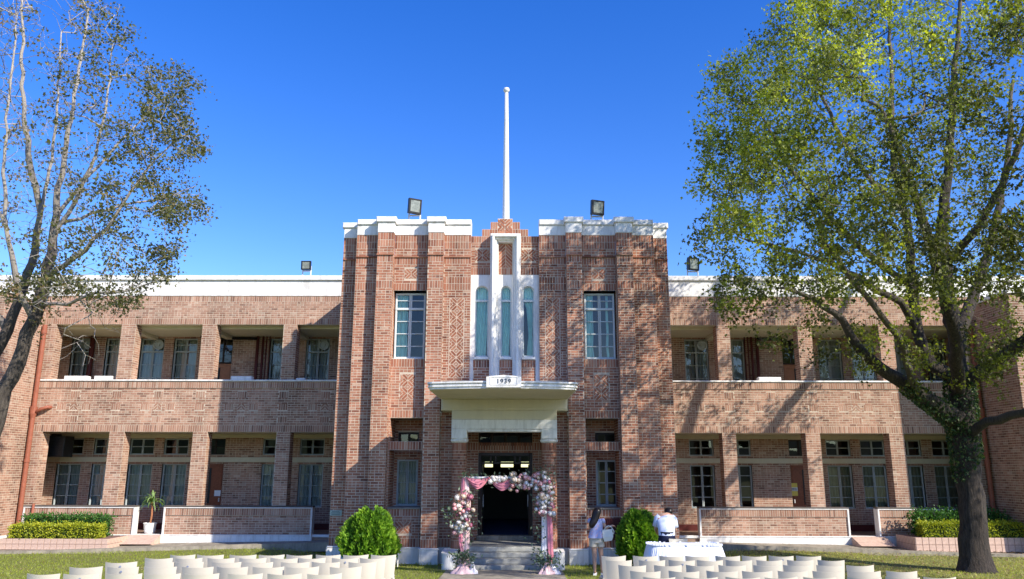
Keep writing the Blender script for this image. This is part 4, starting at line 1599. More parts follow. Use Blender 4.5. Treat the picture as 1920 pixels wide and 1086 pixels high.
def tree_mesh(P, par, r, name_thick, name_thin, mat, parent, thin_at=.035):
    n = len(P)
    ch = [[] for _ in range(n)]
    for i in range(n):
        if par[i] >= 0:
            ch[par[i]].append(i)
    chains = []
    stack = [(0, None)]
    while stack:
        st, pr = stack.pop()
        c = ([pr] if pr is not None else []) + [st]
        cur = st
        while ch[cur]:
            m = max(ch[cur], key=lambda k: r[k])
            for k in ch[cur]:
                if k != m:
                    stack.append((k, cur))
            c.append(m)
            cur = m
        chains.append(c)
    bufs = {True: ([], [], []), False: ([], [], [])}
    for c in chains:
        if len(c) < 2:
            continue
        rm = r[c[1]]
        thick = rm > thin_at
        sides = 12 if rm > .15 else 8 if rm > .06 else 5 if rm > .02 else 3
        Vb, Qb, Rb = bufs[thick]
        base = sum(len(x) for x in Vb)
        pts = P[c]
        rr = r[c].copy()
        rr[0] = min(rr[0], rr[1] * 1.25) if par[c[0]] >= 0 else rr[0]
        d = np.gradient(pts, axis=0)
        d /= np.linalg.norm(d, axis=1)[:, None] + 1e-9
        ref = np.cross(d, np.array([.31, .87, .12]))
        ref /= np.linalg.norm(ref, axis=1)[:, None] + 1e-9
        q = np.cross(d, ref)
        ang = np.arange(sides) * 2 * np.pi / sides
        lump = 1 + (rng.normal(0, .05, (len(c), sides)) if rm > .06 else 0)
        V = pts[:, None] + (rr[:, None] * lump)[:, :, None] * (np.cos(ang)[None, :, None] * ref[:, None] + np.sin(ang)[None, :, None] * q[:, None]) if rm > .06 else \
            pts[:, None] + rr[:, None, None] * (np.cos(ang)[None, :, None] * ref[:, None] + np.sin(ang)[None, :, None] * q[:, None])
        Vb.append(V.reshape(-1, 3))
        Rb.append(np.repeat(np.clip(1 - (rr - .02) / .10, 0, 1), sides))
        a = np.arange(len(c) - 1)[:, None] * sides
        k = np.arange(sides)[None]
        k2 = (k + 1) % sides
        Qb.append(np.stack([a + k, a + k2, a + k2 + sides, a + k + sides], -1).reshape(-1, 4) + base)
    for thick, nm in ((True, name_thick), (False, name_thin)):
        Vb, Qb, Rb = bufs[thick]
        if Vb:
            npmesh(nm, np.concatenate(Vb), np.concatenate(Qb), mat, parent, np.concatenate(Rb), smooth=True)


def limb(*pts):
    return [(tuple(at(u, v, Y)), r) for u, v, Y, r in pts]


# right tree -------------------------------------------------------
base = at(1830, 1066, 21.0)
TR = thing('sweetgum_tree', 'tall leafy green tree with dark ivy clad trunk in front of the right wing', 'tree', (base.x, base.y, gz(base.x, base.y)))
LR = [limb((1833, 1080, 21, .60), (1831, 1066, 21, .45), (1829, 1042, 21, .35), (1822, 930, 21, .30), (1812, 850, 21, .295), (1803, 790, 21, .32), (1800, 720, 21, .25), (1795, 640, 21.3, .23), (1775, 540, 21.6, .19), (1765, 430, 21.8, .16), (1780, 300, 22, .12), (1790, 150, 22, .09), (1800, 20, 22, .06), (1805, -120, 22, .03)),
      limb((1803, 800, 21, .26), (1765, 770, 20.6, .235), (1715, 735, 20.2, .19), (1650, 690, 19.8, .15), (1612, 655, 19.5, .12), (1580, 600, 19.2, .09), (1525, 560, 19, .06), (1470, 540, 18.8, .04)),
      limb((1800, 720, 21, .2), (1745, 685, 21.1, .17), (1720, 620, 21.3, .155), (1712, 540, 21.4, .13), (1703, 423, 21.5, .11), (1675, 318, 21.6, .09), (1672, 150, 21.7, .06), (1665, 20, 21.7, .04)),
      limb((1720, 615, 21.3, .12), (1690, 567, 20.9, .10), (1650, 548, 20.6, .09), (1570, 500, 20, .065), (1490, 470, 19.5, .04), (1400, 450, 19.2, .025)),
      limb((1800, 720, 21, .2), (1850, 690, 20.5, .19), (1900, 655, 20, .16), (1960, 610, 19.5, .12), (2050, 500, 19, .08), (2120, 380, 18.8, .05)),
      limb((1806, 805, 21, .14), (1850, 790, 20.2, .115), (1920, 775, 19.3, .10), (2000, 740, 18, .07), (2080, 690, 17.4, .04)),
      limb((1796, 650, 21.3, .18), (1825, 560, 22.3, .15), (1860, 450, 23.3, .12), (1890, 300, 23.8, .09), (1900, 150, 24, .05)),
      limb((1800, 735, 21, .18), (1790, 630, 19.2, .15), (1750, 470, 17.4, .11), (1700, 320, 16.2, .07), (1650, 200, 15.7, .04)),
      limb((1712, 540, 21.4, .1), (1620, 470, 21, .085), (1540, 390, 20.8, .065), (1470, 300, 20.6, .05), (1420, 200, 20.5, .03)),
      limb((1690, 400, 21.6, .08), (1600, 300, 21.4, .065), (1540, 180, 21.3, .05), (1510, 60, 21.2, .03)),
      limb((1775, 500, 21.6, .12), (1840, 420, 20.3, .1), (1900, 300, 19.2, .08), (1960, 150, 18.5, .05)),
      limb((1715, 735, 20.2, .09), (1690, 640, 18.6, .08), (1610, 540, 17.2, .06), (1540, 450, 16.4, .04))]
vb = [-260, -120, 0, 60, 95, 180, 220, 300, 400, 450, 520, 560, 600, 640, 690, 720]
ub = [1720, 1570, 1455, 1440, 1360, 1322, 1312, 1312, 1302, 1312, 1312, 1335, 1350, 1400, 1620, 1780]
att = []
while len(att) < 2050:
    v = rng.uniform(-260, 720)
    u = rng.uniform(1290, 2250)
    lb = np.interp(v, vb, ub) + rng.normal(0, 14)
    if u < lb:
        continue
    uc = 1800
    e = ((u - uc) / (uc - lb if u < uc else 470)) ** 2
    if e > 1:
        continue
    f = math.sqrt(1 - e) * min(1, (v + 330) / 350) * min(1, (760 - v) / 220)
    dy = rng.uniform(-1, 1)
    Y = 19.5 + dy * 6.1 * f
    if Y > 25.7:
        continue
    nn_ = math.sin(u / 43 + v / 71 + Y * .9) + math.sin(u / 29 - v / 37 + Y * 1.7) + math.sin(v / 53 + Y * 2.3)
    if nn_ < .0 and rng.random() < .9:
        continue
    # open the lower middle so that the wing shows between the limbs
    if v > 560 and rng.random() < .6:
        continue
    if v > 430 and u < 1680 and rng.random() < .3:
        continue
    if math.hypot(dy, math.sqrt(e)) < .45 and rng.random() < .5:
        continue
    p = at(u, v, Y)
    if Y > 21.6 and p.x < 5.4:
        continue
    if p.x > 15.4 and Y > 16.5:  # unseen right side of the crown left out so sun reaches the wing
        continue
    att.append(tuple(p))
LR.append([(tuple(at(2000, 740, 18)), .07), ((15.6, 16.2, 6.4), .06), (( 16.4, 14.4, 7.4), .045), ((16.9, 13.0, 8.4), .025)])  # out-of-frame limb and leaf mass added to cast shade on the right lawn
while len(att) < 2350:
    d = rng.normal(size=3)
    d /= np.linalg.norm(d)
    q = np.array([16.4, 14.6, 7.7]) + d * np.array([3.0, 2.7, 2.3]) * rng.random() ** .4
    att.append(tuple(q))
P, par, r, tips, ns = grow(LR, att)
tree_mesh(P, par, r, 'trunk', 'branches', 'bark', TR)
LP, LT = [], []
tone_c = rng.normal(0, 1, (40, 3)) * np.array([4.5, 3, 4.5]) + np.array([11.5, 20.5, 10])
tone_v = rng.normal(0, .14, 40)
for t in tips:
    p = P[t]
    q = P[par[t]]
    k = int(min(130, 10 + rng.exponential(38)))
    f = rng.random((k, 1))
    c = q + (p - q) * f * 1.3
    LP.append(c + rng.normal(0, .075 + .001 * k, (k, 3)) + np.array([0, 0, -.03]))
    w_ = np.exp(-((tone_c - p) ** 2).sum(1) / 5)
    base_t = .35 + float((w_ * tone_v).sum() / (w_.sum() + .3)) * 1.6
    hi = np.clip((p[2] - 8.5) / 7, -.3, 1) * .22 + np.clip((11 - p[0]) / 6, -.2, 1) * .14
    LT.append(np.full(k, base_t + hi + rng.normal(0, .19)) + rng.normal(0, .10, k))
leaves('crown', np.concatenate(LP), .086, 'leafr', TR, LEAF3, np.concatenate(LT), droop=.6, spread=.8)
# ivy on the trunk
pts, nr = [], []
for k in range(2600):
    v = rng.uniform(690, 905)
    a = rng.uniform(0, 2 * math.pi)
    tt = np.interp(v, [690, 780, 850, 930], [.34, .39, .36, .36])
    c = at(np.interp(v, [690, 790, 850, 930], [1797, 1803, 1812, 1822]), v, 21.0)
    if v > 860 and math.cos(a - 3.6) < (v - 860) / 45:
        continue
    pts.append((c.x + tt * math.cos(a), c.y + tt * math.sin(a), c.z))
    nr.append((math.cos(a), math.sin(a), 0))
for k in range(1500):          # along the big left limb
    t = rng.random() ** 1.3
    u = 1803 - 110 * t
    v = np.interp(u, [1650, 1715, 1765, 1803], [690, 735, 770, 800])
    c = at(u, v, np.interp(u, [1650, 1715, 1765, 1803], [19.8, 20.2, 20.6, 21]))
    a = rng.uniform(0, 2 * math.pi)
    rr = .26 - .09 * t
    pts.append((c.x + rr * .5 * math.cos(a), c.y + rr * math.sin(a), c.z + rr * math.cos(a)))
    nr.append((0, math.sin(a), math.cos(a)))
leaves('ivy', np.array(pts), .075, 'ivy', TR, LEAF3, None, np.array(nr) * .8, .7, .5)['kind'] = 'stuff'

# left tree --------------------------------------------------------
base = Vector((-12.6, 17.9, 0))
TL = thing('sparse_tree', 'half bare tree with pale upright branches and dull leaves at left', 'tree', (base.x, base.y, gz(base.x, base.y)))
LL = [[((-12.9, 17.9, -.3), .5), ((-12.8, 17.9, .2), .4)] + limb((-45, 900, 18, .22), (0, 760, 18, .175), (34, 680, 18, .16), (64, 600, 18, .15), (88, 520, 18, .13), (99, 450, 18.1, .10), (106, 380, 18.2, .08), (120, 300, 18.3, .062), (138, 200, 18.3, .045), (152, 110, 18.4, .032), (165, 20, 18.5, .03)),
      limb((-45, 900, 18, .17), (-50, 800, 18.4, .15), (-25, 700, 18.6, .14), (14, 620, 18.8, .12), (45, 540, 19, .11), (66, 470, 19, .09), (76, 400, 19, .07), (60, 330, 19, .08), (45, 220, 19, .055), (40, 100, 19, .04), (42, 0, 19, .025)),
      limb((64, 590, 18, .1), (33, 545, 17.6, .09), (27, 500, 17.5, .085), (12, 430, 17.4, .065), (8, 300, 17.3, .05), (20, 150, 17.2, .035), (32, 30, 17.2, .02)),
      limb((88, 512, 18, .1), (118, 500, 17.7, .085), (160, 470, 17.5, .075), (200, 430, 17.3, .06), (245, 360, 17.1, .045), (290, 300, 17, .03), (330, 260, 17, .02)),
      limb((78, 570, 18, .07), (125, 572, 17.6, .055), (175, 550, 17.3, .045), (240, 545, 17.1, .03), (285, 530, 17, .018)),
      limb((100, 445, 18.1, .085), (140, 380, 18, .07), (180, 290, 17.9, .05), (200, 190, 17.8, .035), (212, 80, 17.7, .02)),
      limb((106, 400, 18.2, .07), (165, 330, 18.5, .055), (230, 260, 18.8, .04), (300, 190, 19, .025), (350, 165, 19, .015)),
      limb((84, 400, 19, .07), (98, 300, 19.2, .055), (110, 180, 19.3, .04), (115, 60, 19.4, .025)),
      limb((100, 430, 18.1, .07), (170, 400, 18.7, .055), (250, 380, 19.2, .04), (320, 370, 19.5, .025), (365, 350, 19.6, .015)),
      limb((25, 620, 18.8, .12), (-60, 520, 19, .1), (-140, 380, 19.2, .07), (-200, 220, 19.3, .04)),
      limb((12, 430, 17.4, .06), (-50, 320, 17, .05), (-100, 180, 16.8, .03))]
vb = [-60, 0, 50, 100, 140, 170, 250, 330, 400, 450, 500, 560, 600, 640]
ub = [150, 195, 260, 290, 345, 395, 375, 385, 385, 372, 325, 285, 255, 150]
att = []
while len(att) < 2700:
    v = rng.uniform(-120, 640)
    u = rng.uniform(-250, 410)
    rb = np.interp(v, vb, ub) - abs(rng.normal(0, 14)) + 22 * math.sin(v / 19) + 12 * math.sin(v / 9 + 1)
    if u > rb:
        continue
    if u < 0 and rng.random() < .5:
        continue
    nn_ = math.sin(u / 31 + v / 47) + math.sin(u / 23 - v / 29 + 1)
    if nn_ < -.3 and rng.random() < .7:
        continue
    f = math.sqrt(max(.05, 1 - ((u - 70) / (rb - 70 + 1 if u > 70 else 330)) ** 2))
    Y = 18.1 + rng.uniform(-1, 1) * 3.0 * f
    if v > 560 and u < 60:
        continue
    if v > 590 and rng.random() < .75:
        continue
    att.append(tuple(at(u, v, Y)))
# bare twigs low down
for k in range(26):
    att.append(tuple(at(rng.uniform(105, 190), rng.uniform(610, 690), 17.2 + rng.normal(0, .3))))
for lb in range(2, len(LL)):
    LL[lb] = [(q, rr * .72) for q, rr in LL[lb]]
P, par, r, tips, ns = grow(LL, att, .0052, .045, .35)
tree_mesh(P, par, r, 'trunk', 'branches', 'barkp', TL)
LP, LT = [], []
for t in tips:
    p = P[t]
    q = P[par[t]]
    # mostly bare towards the upper left, leafier on the right flank and low down
    dens = np.clip((p[0] + 10.5) / 2.4, .14, 1) if p[2] > 7.2 else .8
    if p[2] < 5.9 and p[0] > -10.6 or rng.random() > dens:
        continue
    k = int(rng.integers(10, 30))
    LP.append(q + (p - q) * rng.random((k, 1)) * 1.2 + rng.normal(0, .10, (k, 3)))
    LT.append(rng.normal(.36 if p[0] > -10 else .6, .2, k))
leaves('crown', np.concatenate(LP), .072, 'leafl', TL, LEAF3, np.concatenate(LT), droop=.3)


# ------------------------------------------------------------------ clipped conifers
def conifer(uc, u0, u1, vt, label, Y=21.6):
    zb = gz(at(uc, 1040, Y).x, Y)
    c = at(uc, 1000, Y)
    w_ = (at(u1, 1000, Y).x - at(u0, 1000, Y).x) / 2
    zt = at(uc, vt, Y).z
    t = thing('clipped_conifer', label, 'shrub', (c.x, Y, zb))
    MB().tube([(c.x, Y, zb - .05), (c.x + .02, Y, zb + .35)], [.05, .04], 8).build('trunk', 'bark', t)
    z0 = zb + .12
    h = zt - z0
    n = 17000
    th = rng.uniform(0, 2 * math.pi, n)
    t_ = rng.random(n) ** .9
    prof = np.interp(t_, [0, .08, .25, .45, .65, .82, .93, 1], [.55, .80, .93, .93, .82, .66, .48, .22])
    lump = 1 + .08 * np.sin(th * 5 + t_ * 5 + uc) + .07 * np.sin(th * 13 - t_ * 9) + .06 * np.sin(th * 23 + t_ * 13) - .04
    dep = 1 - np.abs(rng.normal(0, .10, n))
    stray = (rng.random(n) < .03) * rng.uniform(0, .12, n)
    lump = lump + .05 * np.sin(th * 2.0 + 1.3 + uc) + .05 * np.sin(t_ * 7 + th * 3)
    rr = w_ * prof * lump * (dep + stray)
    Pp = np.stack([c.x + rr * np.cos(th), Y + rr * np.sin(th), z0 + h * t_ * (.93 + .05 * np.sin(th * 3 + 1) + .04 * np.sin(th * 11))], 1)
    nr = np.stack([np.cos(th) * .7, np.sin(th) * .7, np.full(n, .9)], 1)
    cl = .62 + 2.2 * (lump - .96) + rng.normal(0, .14, n) + (dep - 1) * 2.4  # highlights and shaded gaps put into spray colour: bumps lighter, hollows and inside darker
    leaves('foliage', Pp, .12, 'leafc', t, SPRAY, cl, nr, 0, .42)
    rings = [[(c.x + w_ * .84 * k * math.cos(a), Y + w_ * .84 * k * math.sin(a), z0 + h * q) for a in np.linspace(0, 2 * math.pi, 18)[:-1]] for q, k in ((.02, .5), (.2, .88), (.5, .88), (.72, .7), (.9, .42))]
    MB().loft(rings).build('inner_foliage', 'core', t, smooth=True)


conifer(692, 641, 743, 957, 'rounded bright green clipped conifer left of the entrance')
conifer(1197, 1157, 1237, 961, 'rounded shaded green clipped conifer between the woman and the man')


# ------------------------------------------------------------------ planters and hedges
def hedge(x0, x1, y0, y1, z0, z1, mat, label, n, parentless=True, size=.06, rag=.03):
    t = thing('hedge', label, 'hedge', ((x0 + x1) / 2, (y0 + y1) / 2, z0))
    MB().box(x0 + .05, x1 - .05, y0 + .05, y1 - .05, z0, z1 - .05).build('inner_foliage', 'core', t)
    L_, W_, H_ = x1 - x0, y1 - y0, z1 - z0
    areas = np.array([L_ * H_, L_ * W_, W_ * H_, W_ * H_])
    pick = rng.choice(4, n, p=areas / areas.sum())
    a, b = rng.random(n), rng.random(n)
    Pp = np.zeros((n, 3))
    nr = np.zeros((n, 3))
    for k, (f, nn) in enumerate(((lambda a, b: (x0 + L_ * a, y0 + 0 * a, z0 + H_ * b), (0, -1, .3)), (lambda a, b: (x0 + L_ * a, y0 + W_ * b, z1 + 0 * a), (0, -.2, 1)),
                                 (lambda a, b: (x0 + 0 * a, y0 + W_ * a, z0 + H_ * b), (-1, 0, .2)), (lambda a, b: (x1 + 0 * a, y0 + W_ * a, z0 + H_ * b), (1, 0, .2)))):
        m = pick == k
        Pp[m] = np.stack(f(a[m], b[m]), 1)
        nr[m] = nn
    Pp += rng.normal(0, rag, (n, 3)) - nr * .03
    Pp[:, 2] += (pick == 1) * (rng.random(n) < .12) * rng.uniform(0, .10, n) + (pick == 1) * .02 * np.sin(Pp[:, 0] * 5)
    tone = .5 + rng.normal(0, .2, n) + .15 * np.sin(Pp[:, 0] * 7) * np.sin(Pp[:, 2] * 19)
    leaves('foliage', Pp, size, mat, t, LEAF1, tone, nr * .9, 0, .7)


def planter(x0, x1, y0, y1, z0, z1, label):
    t = thing('tiled_planter', label, 'planter', ((x0 + x1) / 2, (y0 + y1) / 2, z0))
    MB().box(x0 + .006, x1 - .006, y0 + .006, y1, z0, z1 - .01).build('grout_bed', 'grout', t)
    n = round((x1 - x0) / .2)
    w_ = (x1 - x0) / n
    rows = max(1, round((z1 - z0) / .19))
    h = (z1 - z0) / rows
    me = None
    for i in range(n):
        for k in range(rows):
            o = MB().bbox(-w_ / 2 + .006, w_ / 2 - .006, -.006, .02, -h / 2 + .006, h / 2 - .006, .004).build('tile', 'tile', t, False) if me is None else None
            if o is None:
                o = bpy.data.objects.new('tile', me)
                finish(o, t, False)
            me = o.data
            o.location = Vector((x0 + (i + .5) * w_, y0, z0 + (k + .5) * h)) - WL[t.name]
    m2 = None
    ns_ = max(1, round((y1 - y0) / .2))
    xe = x1 if x1 < 0 else x0
    sx = 1 if x1 < 0 else -1
    d = (y1 - y0) / ns_
    for i in range(ns_):
        for k in range(rows):
            if m2 is None:
                o = MB().box(-.01, .006, -d / 2 + .006, d / 2 - .006, -h / 2 + .006, h / 2 - .006).build('tile', 'tile', t, False)
                m2 = o.data
            else:
                o = bpy.data.objects.new('tile', m2)
                finish(o, t, False)
            o.location = Vector((xe, y0 + (i + .5) * d, z0 + (k + .5) * h)) - WL[t.name]


zl = at(100, 1028, 25.35).z
planter(-15.6, -12.25, 25.35, 26.6, zl - .05, at(100, 1010, 25.35).z, 'pink tiled planter box at the foot of the left wing')
hedge(at(20, 995, 25.5).x, at(186, 995, 25.5).x, 25.42, 25.95, at(100, 1011, 25.4).z, at(100, 985, 25.5).z, 'leafh', 'clipped golden yellow hedge in the left tiled planter', 5200)
hedge(at(48, 975, 26.2).x, at(203, 975, 26.2).x, 26.0, 26.5, .2, at(100, 968, 26.2).z, 'leafg', 'dark green hedge behind the golden hedge on the left', 3600, size=.07, rag=.05)
planter(12.62, 16.05, 25.35, 26.6, zl - .05, at(1800, 1003, 25.35).z - .08, 'pink tiled planter box at the foot of the right wing')
hedge(at(1731, 995, 25.5).x, 16.04, 25.42, 25.95, at(1800, 1010, 25.4).z, at(1800, 981, 25.5).z, 'leafh', 'clipped golden yellow hedge behind the big tree trunk', 5200)
hedge(at(1716, 975, 26.2).x, 15.85, 26.0, 26.5, .2, at(1800, 964, 26.2).z, 'leafg', 'loose dark green hedge behind the golden hedge on the right', 4200, size=.085, rag=.09)

# ------------------------------------------------------------------ potted dracaena in the left doorway
pp = at(280, 1001, YW + .35)
t = thing('potted_plant', 'potted dracaena with drooping striped leaves in the left doorway', 'plant', (pp.x, pp.y, .2))
MB().lathe((0, 0, 0), [(.15, 0), (.17, .05), (.2, .30), (.215, .31), (.215, .34), (.19, .34), (.18, .28)], 16).build('pot', 'white', t, False)
MB().tube([(0, 0, .25), (.02, 0, .6), (-.01, 0, 1.0)], [.035, .03, .025], 8).build('stem', 'woodl', t, False)
V, Q, Rn = [], [], []
for k in range(46):
    a = rng.uniform(0, 2 * math.pi)
    el = rng.uniform(.1, 1.4)
    ln = rng.uniform(.38, .6)
    p0 = np.array([0, 0, 1.0 + rng.uniform(-.12, .12)])
    side = np.array([-math.sin(a), math.cos(a), 0]) * .026
    b = len(V)
    for j in range(6):
        q = j / 5
        e = el - q * q * 1.6
        p0 = p0 + (np.array([math.cos(a) * math.cos(e), math.sin(a) * math.cos(e), math.sin(e)]) * ln / 5 if j else 0)
        wd = math.sin(math.pi * (.12 + .86 * q))
        V += [p0 - side * wd, p0 + side * wd]
    Q += [(b + 2 * j, b + 2 * j + 1, b + 2 * j + 3, b + 2 * j + 2) for j in range(5)]
    Rn += [rng.random()] * 12
npmesh('leaves', np.array(V), np.array(Q), 'leafd', t, np.array(Rn), False)


# ------------------------------------------------------------------ chairs
def make_chair():
    c = thing('plastic_chair', 'chair', 'chair')
    # local: sitter faces +y, the back panel is at y=0
    V, Q = [], []
    nu, nv = 10, 8
    for th in (0, .014):
        for j in range(nv + 1):
            q = j / nv
            z = .36 + .46 * q
            hw = .205 + .03 * q
            for i in range(nu + 1):
                a = (2 * i / nu - 1)
                crv = .075 * a * a * (.5 + .5 * q)
                y = .05 - .07 * q + crv + th
                x = hw * a
                zz = z + (.012 * a * a if j == nv else 0)
                V.append((x, y, zz))
    m = (nu + 1) * (nv + 1)
    for j in range(nv):
        for i in range(nu):
            a = j * (nu + 1) + i
            Q.append((a, a + 1, a + nu + 2, a + nu + 1))
            Q.append((m + a, m + a + nu + 1, m + a + nu + 2, m + a + 1))
    b = MB()
    b.add(V, Q)
    rim = [(nv * (nu + 1) + i) for i in range(nu + 1)], list(range(nu + 1)), [j * (nu + 1) for j in range(nv + 1)], [j * (nu + 1) + nu for j in range(nv + 1)]
    for ed in rim:
        vv = [V[i] for i in ed] + [V[m + i] for i in ed]
        k = len(ed)
        b.add(vv, [(i, i + 1, k + i + 1, k + i) for i in range(k - 1)])
    b.build('backrest', 'chair', c, False, True)
    st = MB()
    rg = []
    for z, k in ((.425, .94), (.435, 1.0), (.455, 1.0), (.462, .96)):
        ring = []
        for a in np.linspace(0, 2 * math.pi, 25)[:-1]:
            ca, sa = math.cos(a), math.sin(a)
            ring.append((.225 * k * abs(ca) ** .55 * (1 if ca > 0 else -1), .27 + .225 * k * abs(sa) ** .55 * (1 if sa > 0 else -1), z))
        rg.append(ring)
    st.loft(rg)
    st.build('seat', 'chair', c, False, True)
    for sx in (-1, 1):
        MB().loft([[(sx * .19 + dx, .48 + dy, .43) for dx, dy in ((-.022, -.02), (.022, -.02), (.022, .02), (-.022, .02))],
                   [(sx * .215 + dx, .51 + dy, 0) for dx, dy in ((-.014, -.014), (.014, -.014), (.014, .014), (-.014, .014))]]).build('leg', 'chair', c, False)
        MB().loft([[(sx * .205 + dx, .07 + dy, .44) for dx, dy in ((-.022, -.02), (.022, -.02), (.022, .02), (-.022, .02))],
                   [(sx * .225 + dx, -.01 + dy, 0) for dx, dy in ((-.014, -.014), (.014, -.014), (.014, .014), (-.014, .014))]]).build('leg', 'chair', c, False)
    return c


CH0 = make_chair()
used = [False]
rowsL = [('front', 1041, [(320, 365), (369, 418), (431, 480), (486, 533), (536, 584), (592, 638), (645, 692), (695, 742)]),
         ('second', 1047, [(271, 322), (329, 379), (389, 439), (449, 499), (506, 559), (560, 610), (622, 672), (674, 722)]),
         ('third', 1054.5, [(200, 256), (271, 327), (327, 381), (397, 451), (457, 510), (527, 580), (583, 636), (654, 706)]),
         ('fourth', 1063.5, [(132, 192), (199, 257), (270, 329), (341, 399), (405, 464), (474, 532), (538, 598), (620, 679)]),
         ('fifth', 1076.5, [(49, 110), (121, 184), (201, 265), (272, 337), (346, 410), (427, 491), (501, 565), (578, 642)])]
rowsR = [('front', 1043, [(1130, 1175), (1188, 1232), (1237, 1282), (1286, 1330), (1343, 1387), (1393, 1436), (1443, 1487), (1495, 1538)]),
         ('second', 1051, [(1136, 1185), (1199, 1247), (1254, 1301), (1308, 1355), (1362, 1409), (1421, 1468), (1478, 1526), (1535, 1583)]),
         ('third', 1060.5, [(1159, 1211), (1227, 1279), (1285, 1337), (1347, 1399), (1413, 1467), (1470, 1523), (1532, 1584), (1590, 1641)]),
         ('fourth', 1071.5, [(1181, 1238), (1253, 1310), (1325, 1383), (1393, 1450), (1460, 1516), (1526, 1583), (1594, 1653), (1664, 1721)]),
         ('fifth', 1083.0, [(1206, 1266), (1283, 1346), (1360, 1424), (1437, 1500), (1508, 1569), (1590, 1652), (1660, 1722), (1733, 1795)])]
ORD = ['nearest the centre walk', 'second from the centre walk', 'third from the centre walk', 'fourth from the centre walk', 'fifth from the centre walk', 'sixth from the centre walk', 'seventh from the centre walk', 'farthest from the centre walk']
dots = {('L', 'fourth', 1), ('L', 'fifth', 1), ('L', 'third', 0), ('L', 'third', 2), ('L', 'second', 6), ('R', 'front', 1), ('R', 'second', 2), ('R', 'front', 6)}
for side, rows in (('L', rowsL), ('R', rowsR)):
    for rn, v, ch in rows:
        for i, (u0, u1) in enumerate(ch):
            p = atz((u0 + u1) / 2, v, lambda x, y: gz(x, y) + .832)
            k = i if side == 'R' else len(ch) - 1 - i
            wpx = (at(u1, v, p.y).x - at(u0, v, p.y).x)
            if not used[0]:
                c = CH0
                used[0] = True
                parts = list(CH0.children)
            else:
                c = CH0.copy()
                COL.objects.link(c)
                for pt in parts:
                    q = pt.copy()
                    COL.objects.link(q)
                    q.parent = c
            yb = p.y - .03
            c.location = (p.x, yb, gz(p.x, yb) + .004)
            c.rotation_euler = (rng.normal(0, .008), rng.normal(0, .008), (.10 if side == 'L' else -.05) * (1 if side == 'L' else 1) + rng.normal(0, .045))
            sc = min(1.08, max(.94, wpx / .47))
            c.scale = (sc, 1, 1)
            WL[c.name] = Vector(c.location)
            c['label'] = 'ivory plastic chair in the %s row of the %s-hand block, %s' % (rn, 'left' if side == 'L' else 'right', ORD[k])
            c['category'] = 'chair'
            c['group'] = 'ivory chairs set out in rows on the lawn'
            if (side, rn, i) in dots:
                d = MB()
                ring = [(.008 + .017 * math.cos(a), .017 * math.sin(a)) for a in np.linspace(0, 2 * math.pi, 13)[:-1]]
                d.prism([(x, .765 + z) for x, z in ring], -.020, -.012)
                d.build('sticker', 'dot', c, False)

# two chairs beyond the table
for u0, u1, vt, lab in ((1262, 1279, 1010, 'ivory chair half hidden beside the man behind the white table'), (1308, 1341, 1016, 'ivory chair standing behind the white skirted table')):
    Yc_ = 19.6
    pz = at((u0 + u1) / 2, vt, Yc_)
    c = CH0.copy()
    COL.objects.link(c)
    for pt in parts:
        q = pt.copy()
        COL.objects.link(q)
        q.parent = c
    c.location = (pz.x, Yc_, pz.z - .83)
    c.rotation_euler = (0, 0, math.pi)
    c['label'] = lab
    c['group'] = 'chairs behind the table'

# ------------------------------------------------------------------ white skirted table
tl, tr_ = at(1203, 1040, 18.2), at(1364, 1040, 18.2)
ty = 18.25
ztop = at(1280, 1022, 18.0).z
tcx = (tl.x + tr_.x) / 2
hl_ = (tr_.x - tl.x) / 2
zg = gz(tcx, ty)
t = thing('skirted_table', 'long table under a pleated white cloth skirt behind the right-hand chairs', 'table', (tcx, ty, zg))


def tring(e, z, n=180, amp=0.0, ph=0):
    out = []
    for k in range(n):
        a = 2 * math.pi * k / n
        ca, sa = math.cos(a), math.sin(a)
        x = (hl_ - .16 + e) * abs(ca) ** .35 * (1 if ca > 0 else -1)
        y = (.36 + e) * abs(sa) ** .45 * (1 if sa > 0 else -1)
        w_ = amp * (math.sin(k * 1.7 + ph) + .5 * math.sin(k * .63 + 1))
        l_ = math.hypot(x, y)
        out.append((x + w_ * x / l_ * .5, y + w_ * y / l_, z))
    return out


hh = ztop - zg
MB().loft([tring(-.02, hh - .012), tring(.0, hh - .004), tring(-.015, hh)], True).build('tabletop', 'cloth', t, False)
MB().loft([tring(.17, .01, amp=.022), tring(.12, hh * .35, amp=.018), tring(.06, hh * .75, amp=.013), tring(.012, hh - .03, amp=.006), tring(.002, hh - .008)], False).build('pleated_skirt', 'cloth', t, False, True)
ruf = MB()
r0 = tring(.012, hh - .012)
for k in range(0, 180, 3):
    x, y, z = r0[k]
    ruf.box(x - .02, x + .02, y - .02, y + .02, z, z + .02 + .012 * (k % 2))
ruf.build('ruffle', 'cloth', t, False)['kind'] = 'stuff'

# ------------------------------------------------------------------ flower arch
YAF = 20.15
zA = gz(0, YAF) + .012
xl, xr = at(873, 1000, YAF).x, at(1026, 980, YAF).x
ztopA = at(950, 896, YAF).z
AR = thing('flower_arch', 'wedding flower arch with pink drapes and roses in front of the entrance steps', 'flower arch', ((xl + xr) / 2, YAF, zA))
for x in (xl, xr):
    MB().box(x - .025, x + .025, YAF - .025, YAF + .025, zA, ztopA).build('post', 'steel', AR)
MB().tube([(xl - .06, YAF, ztopA), (xr + .03, YAF, ztopA)], .028, 8).build('top_bar', 'steel', AR)


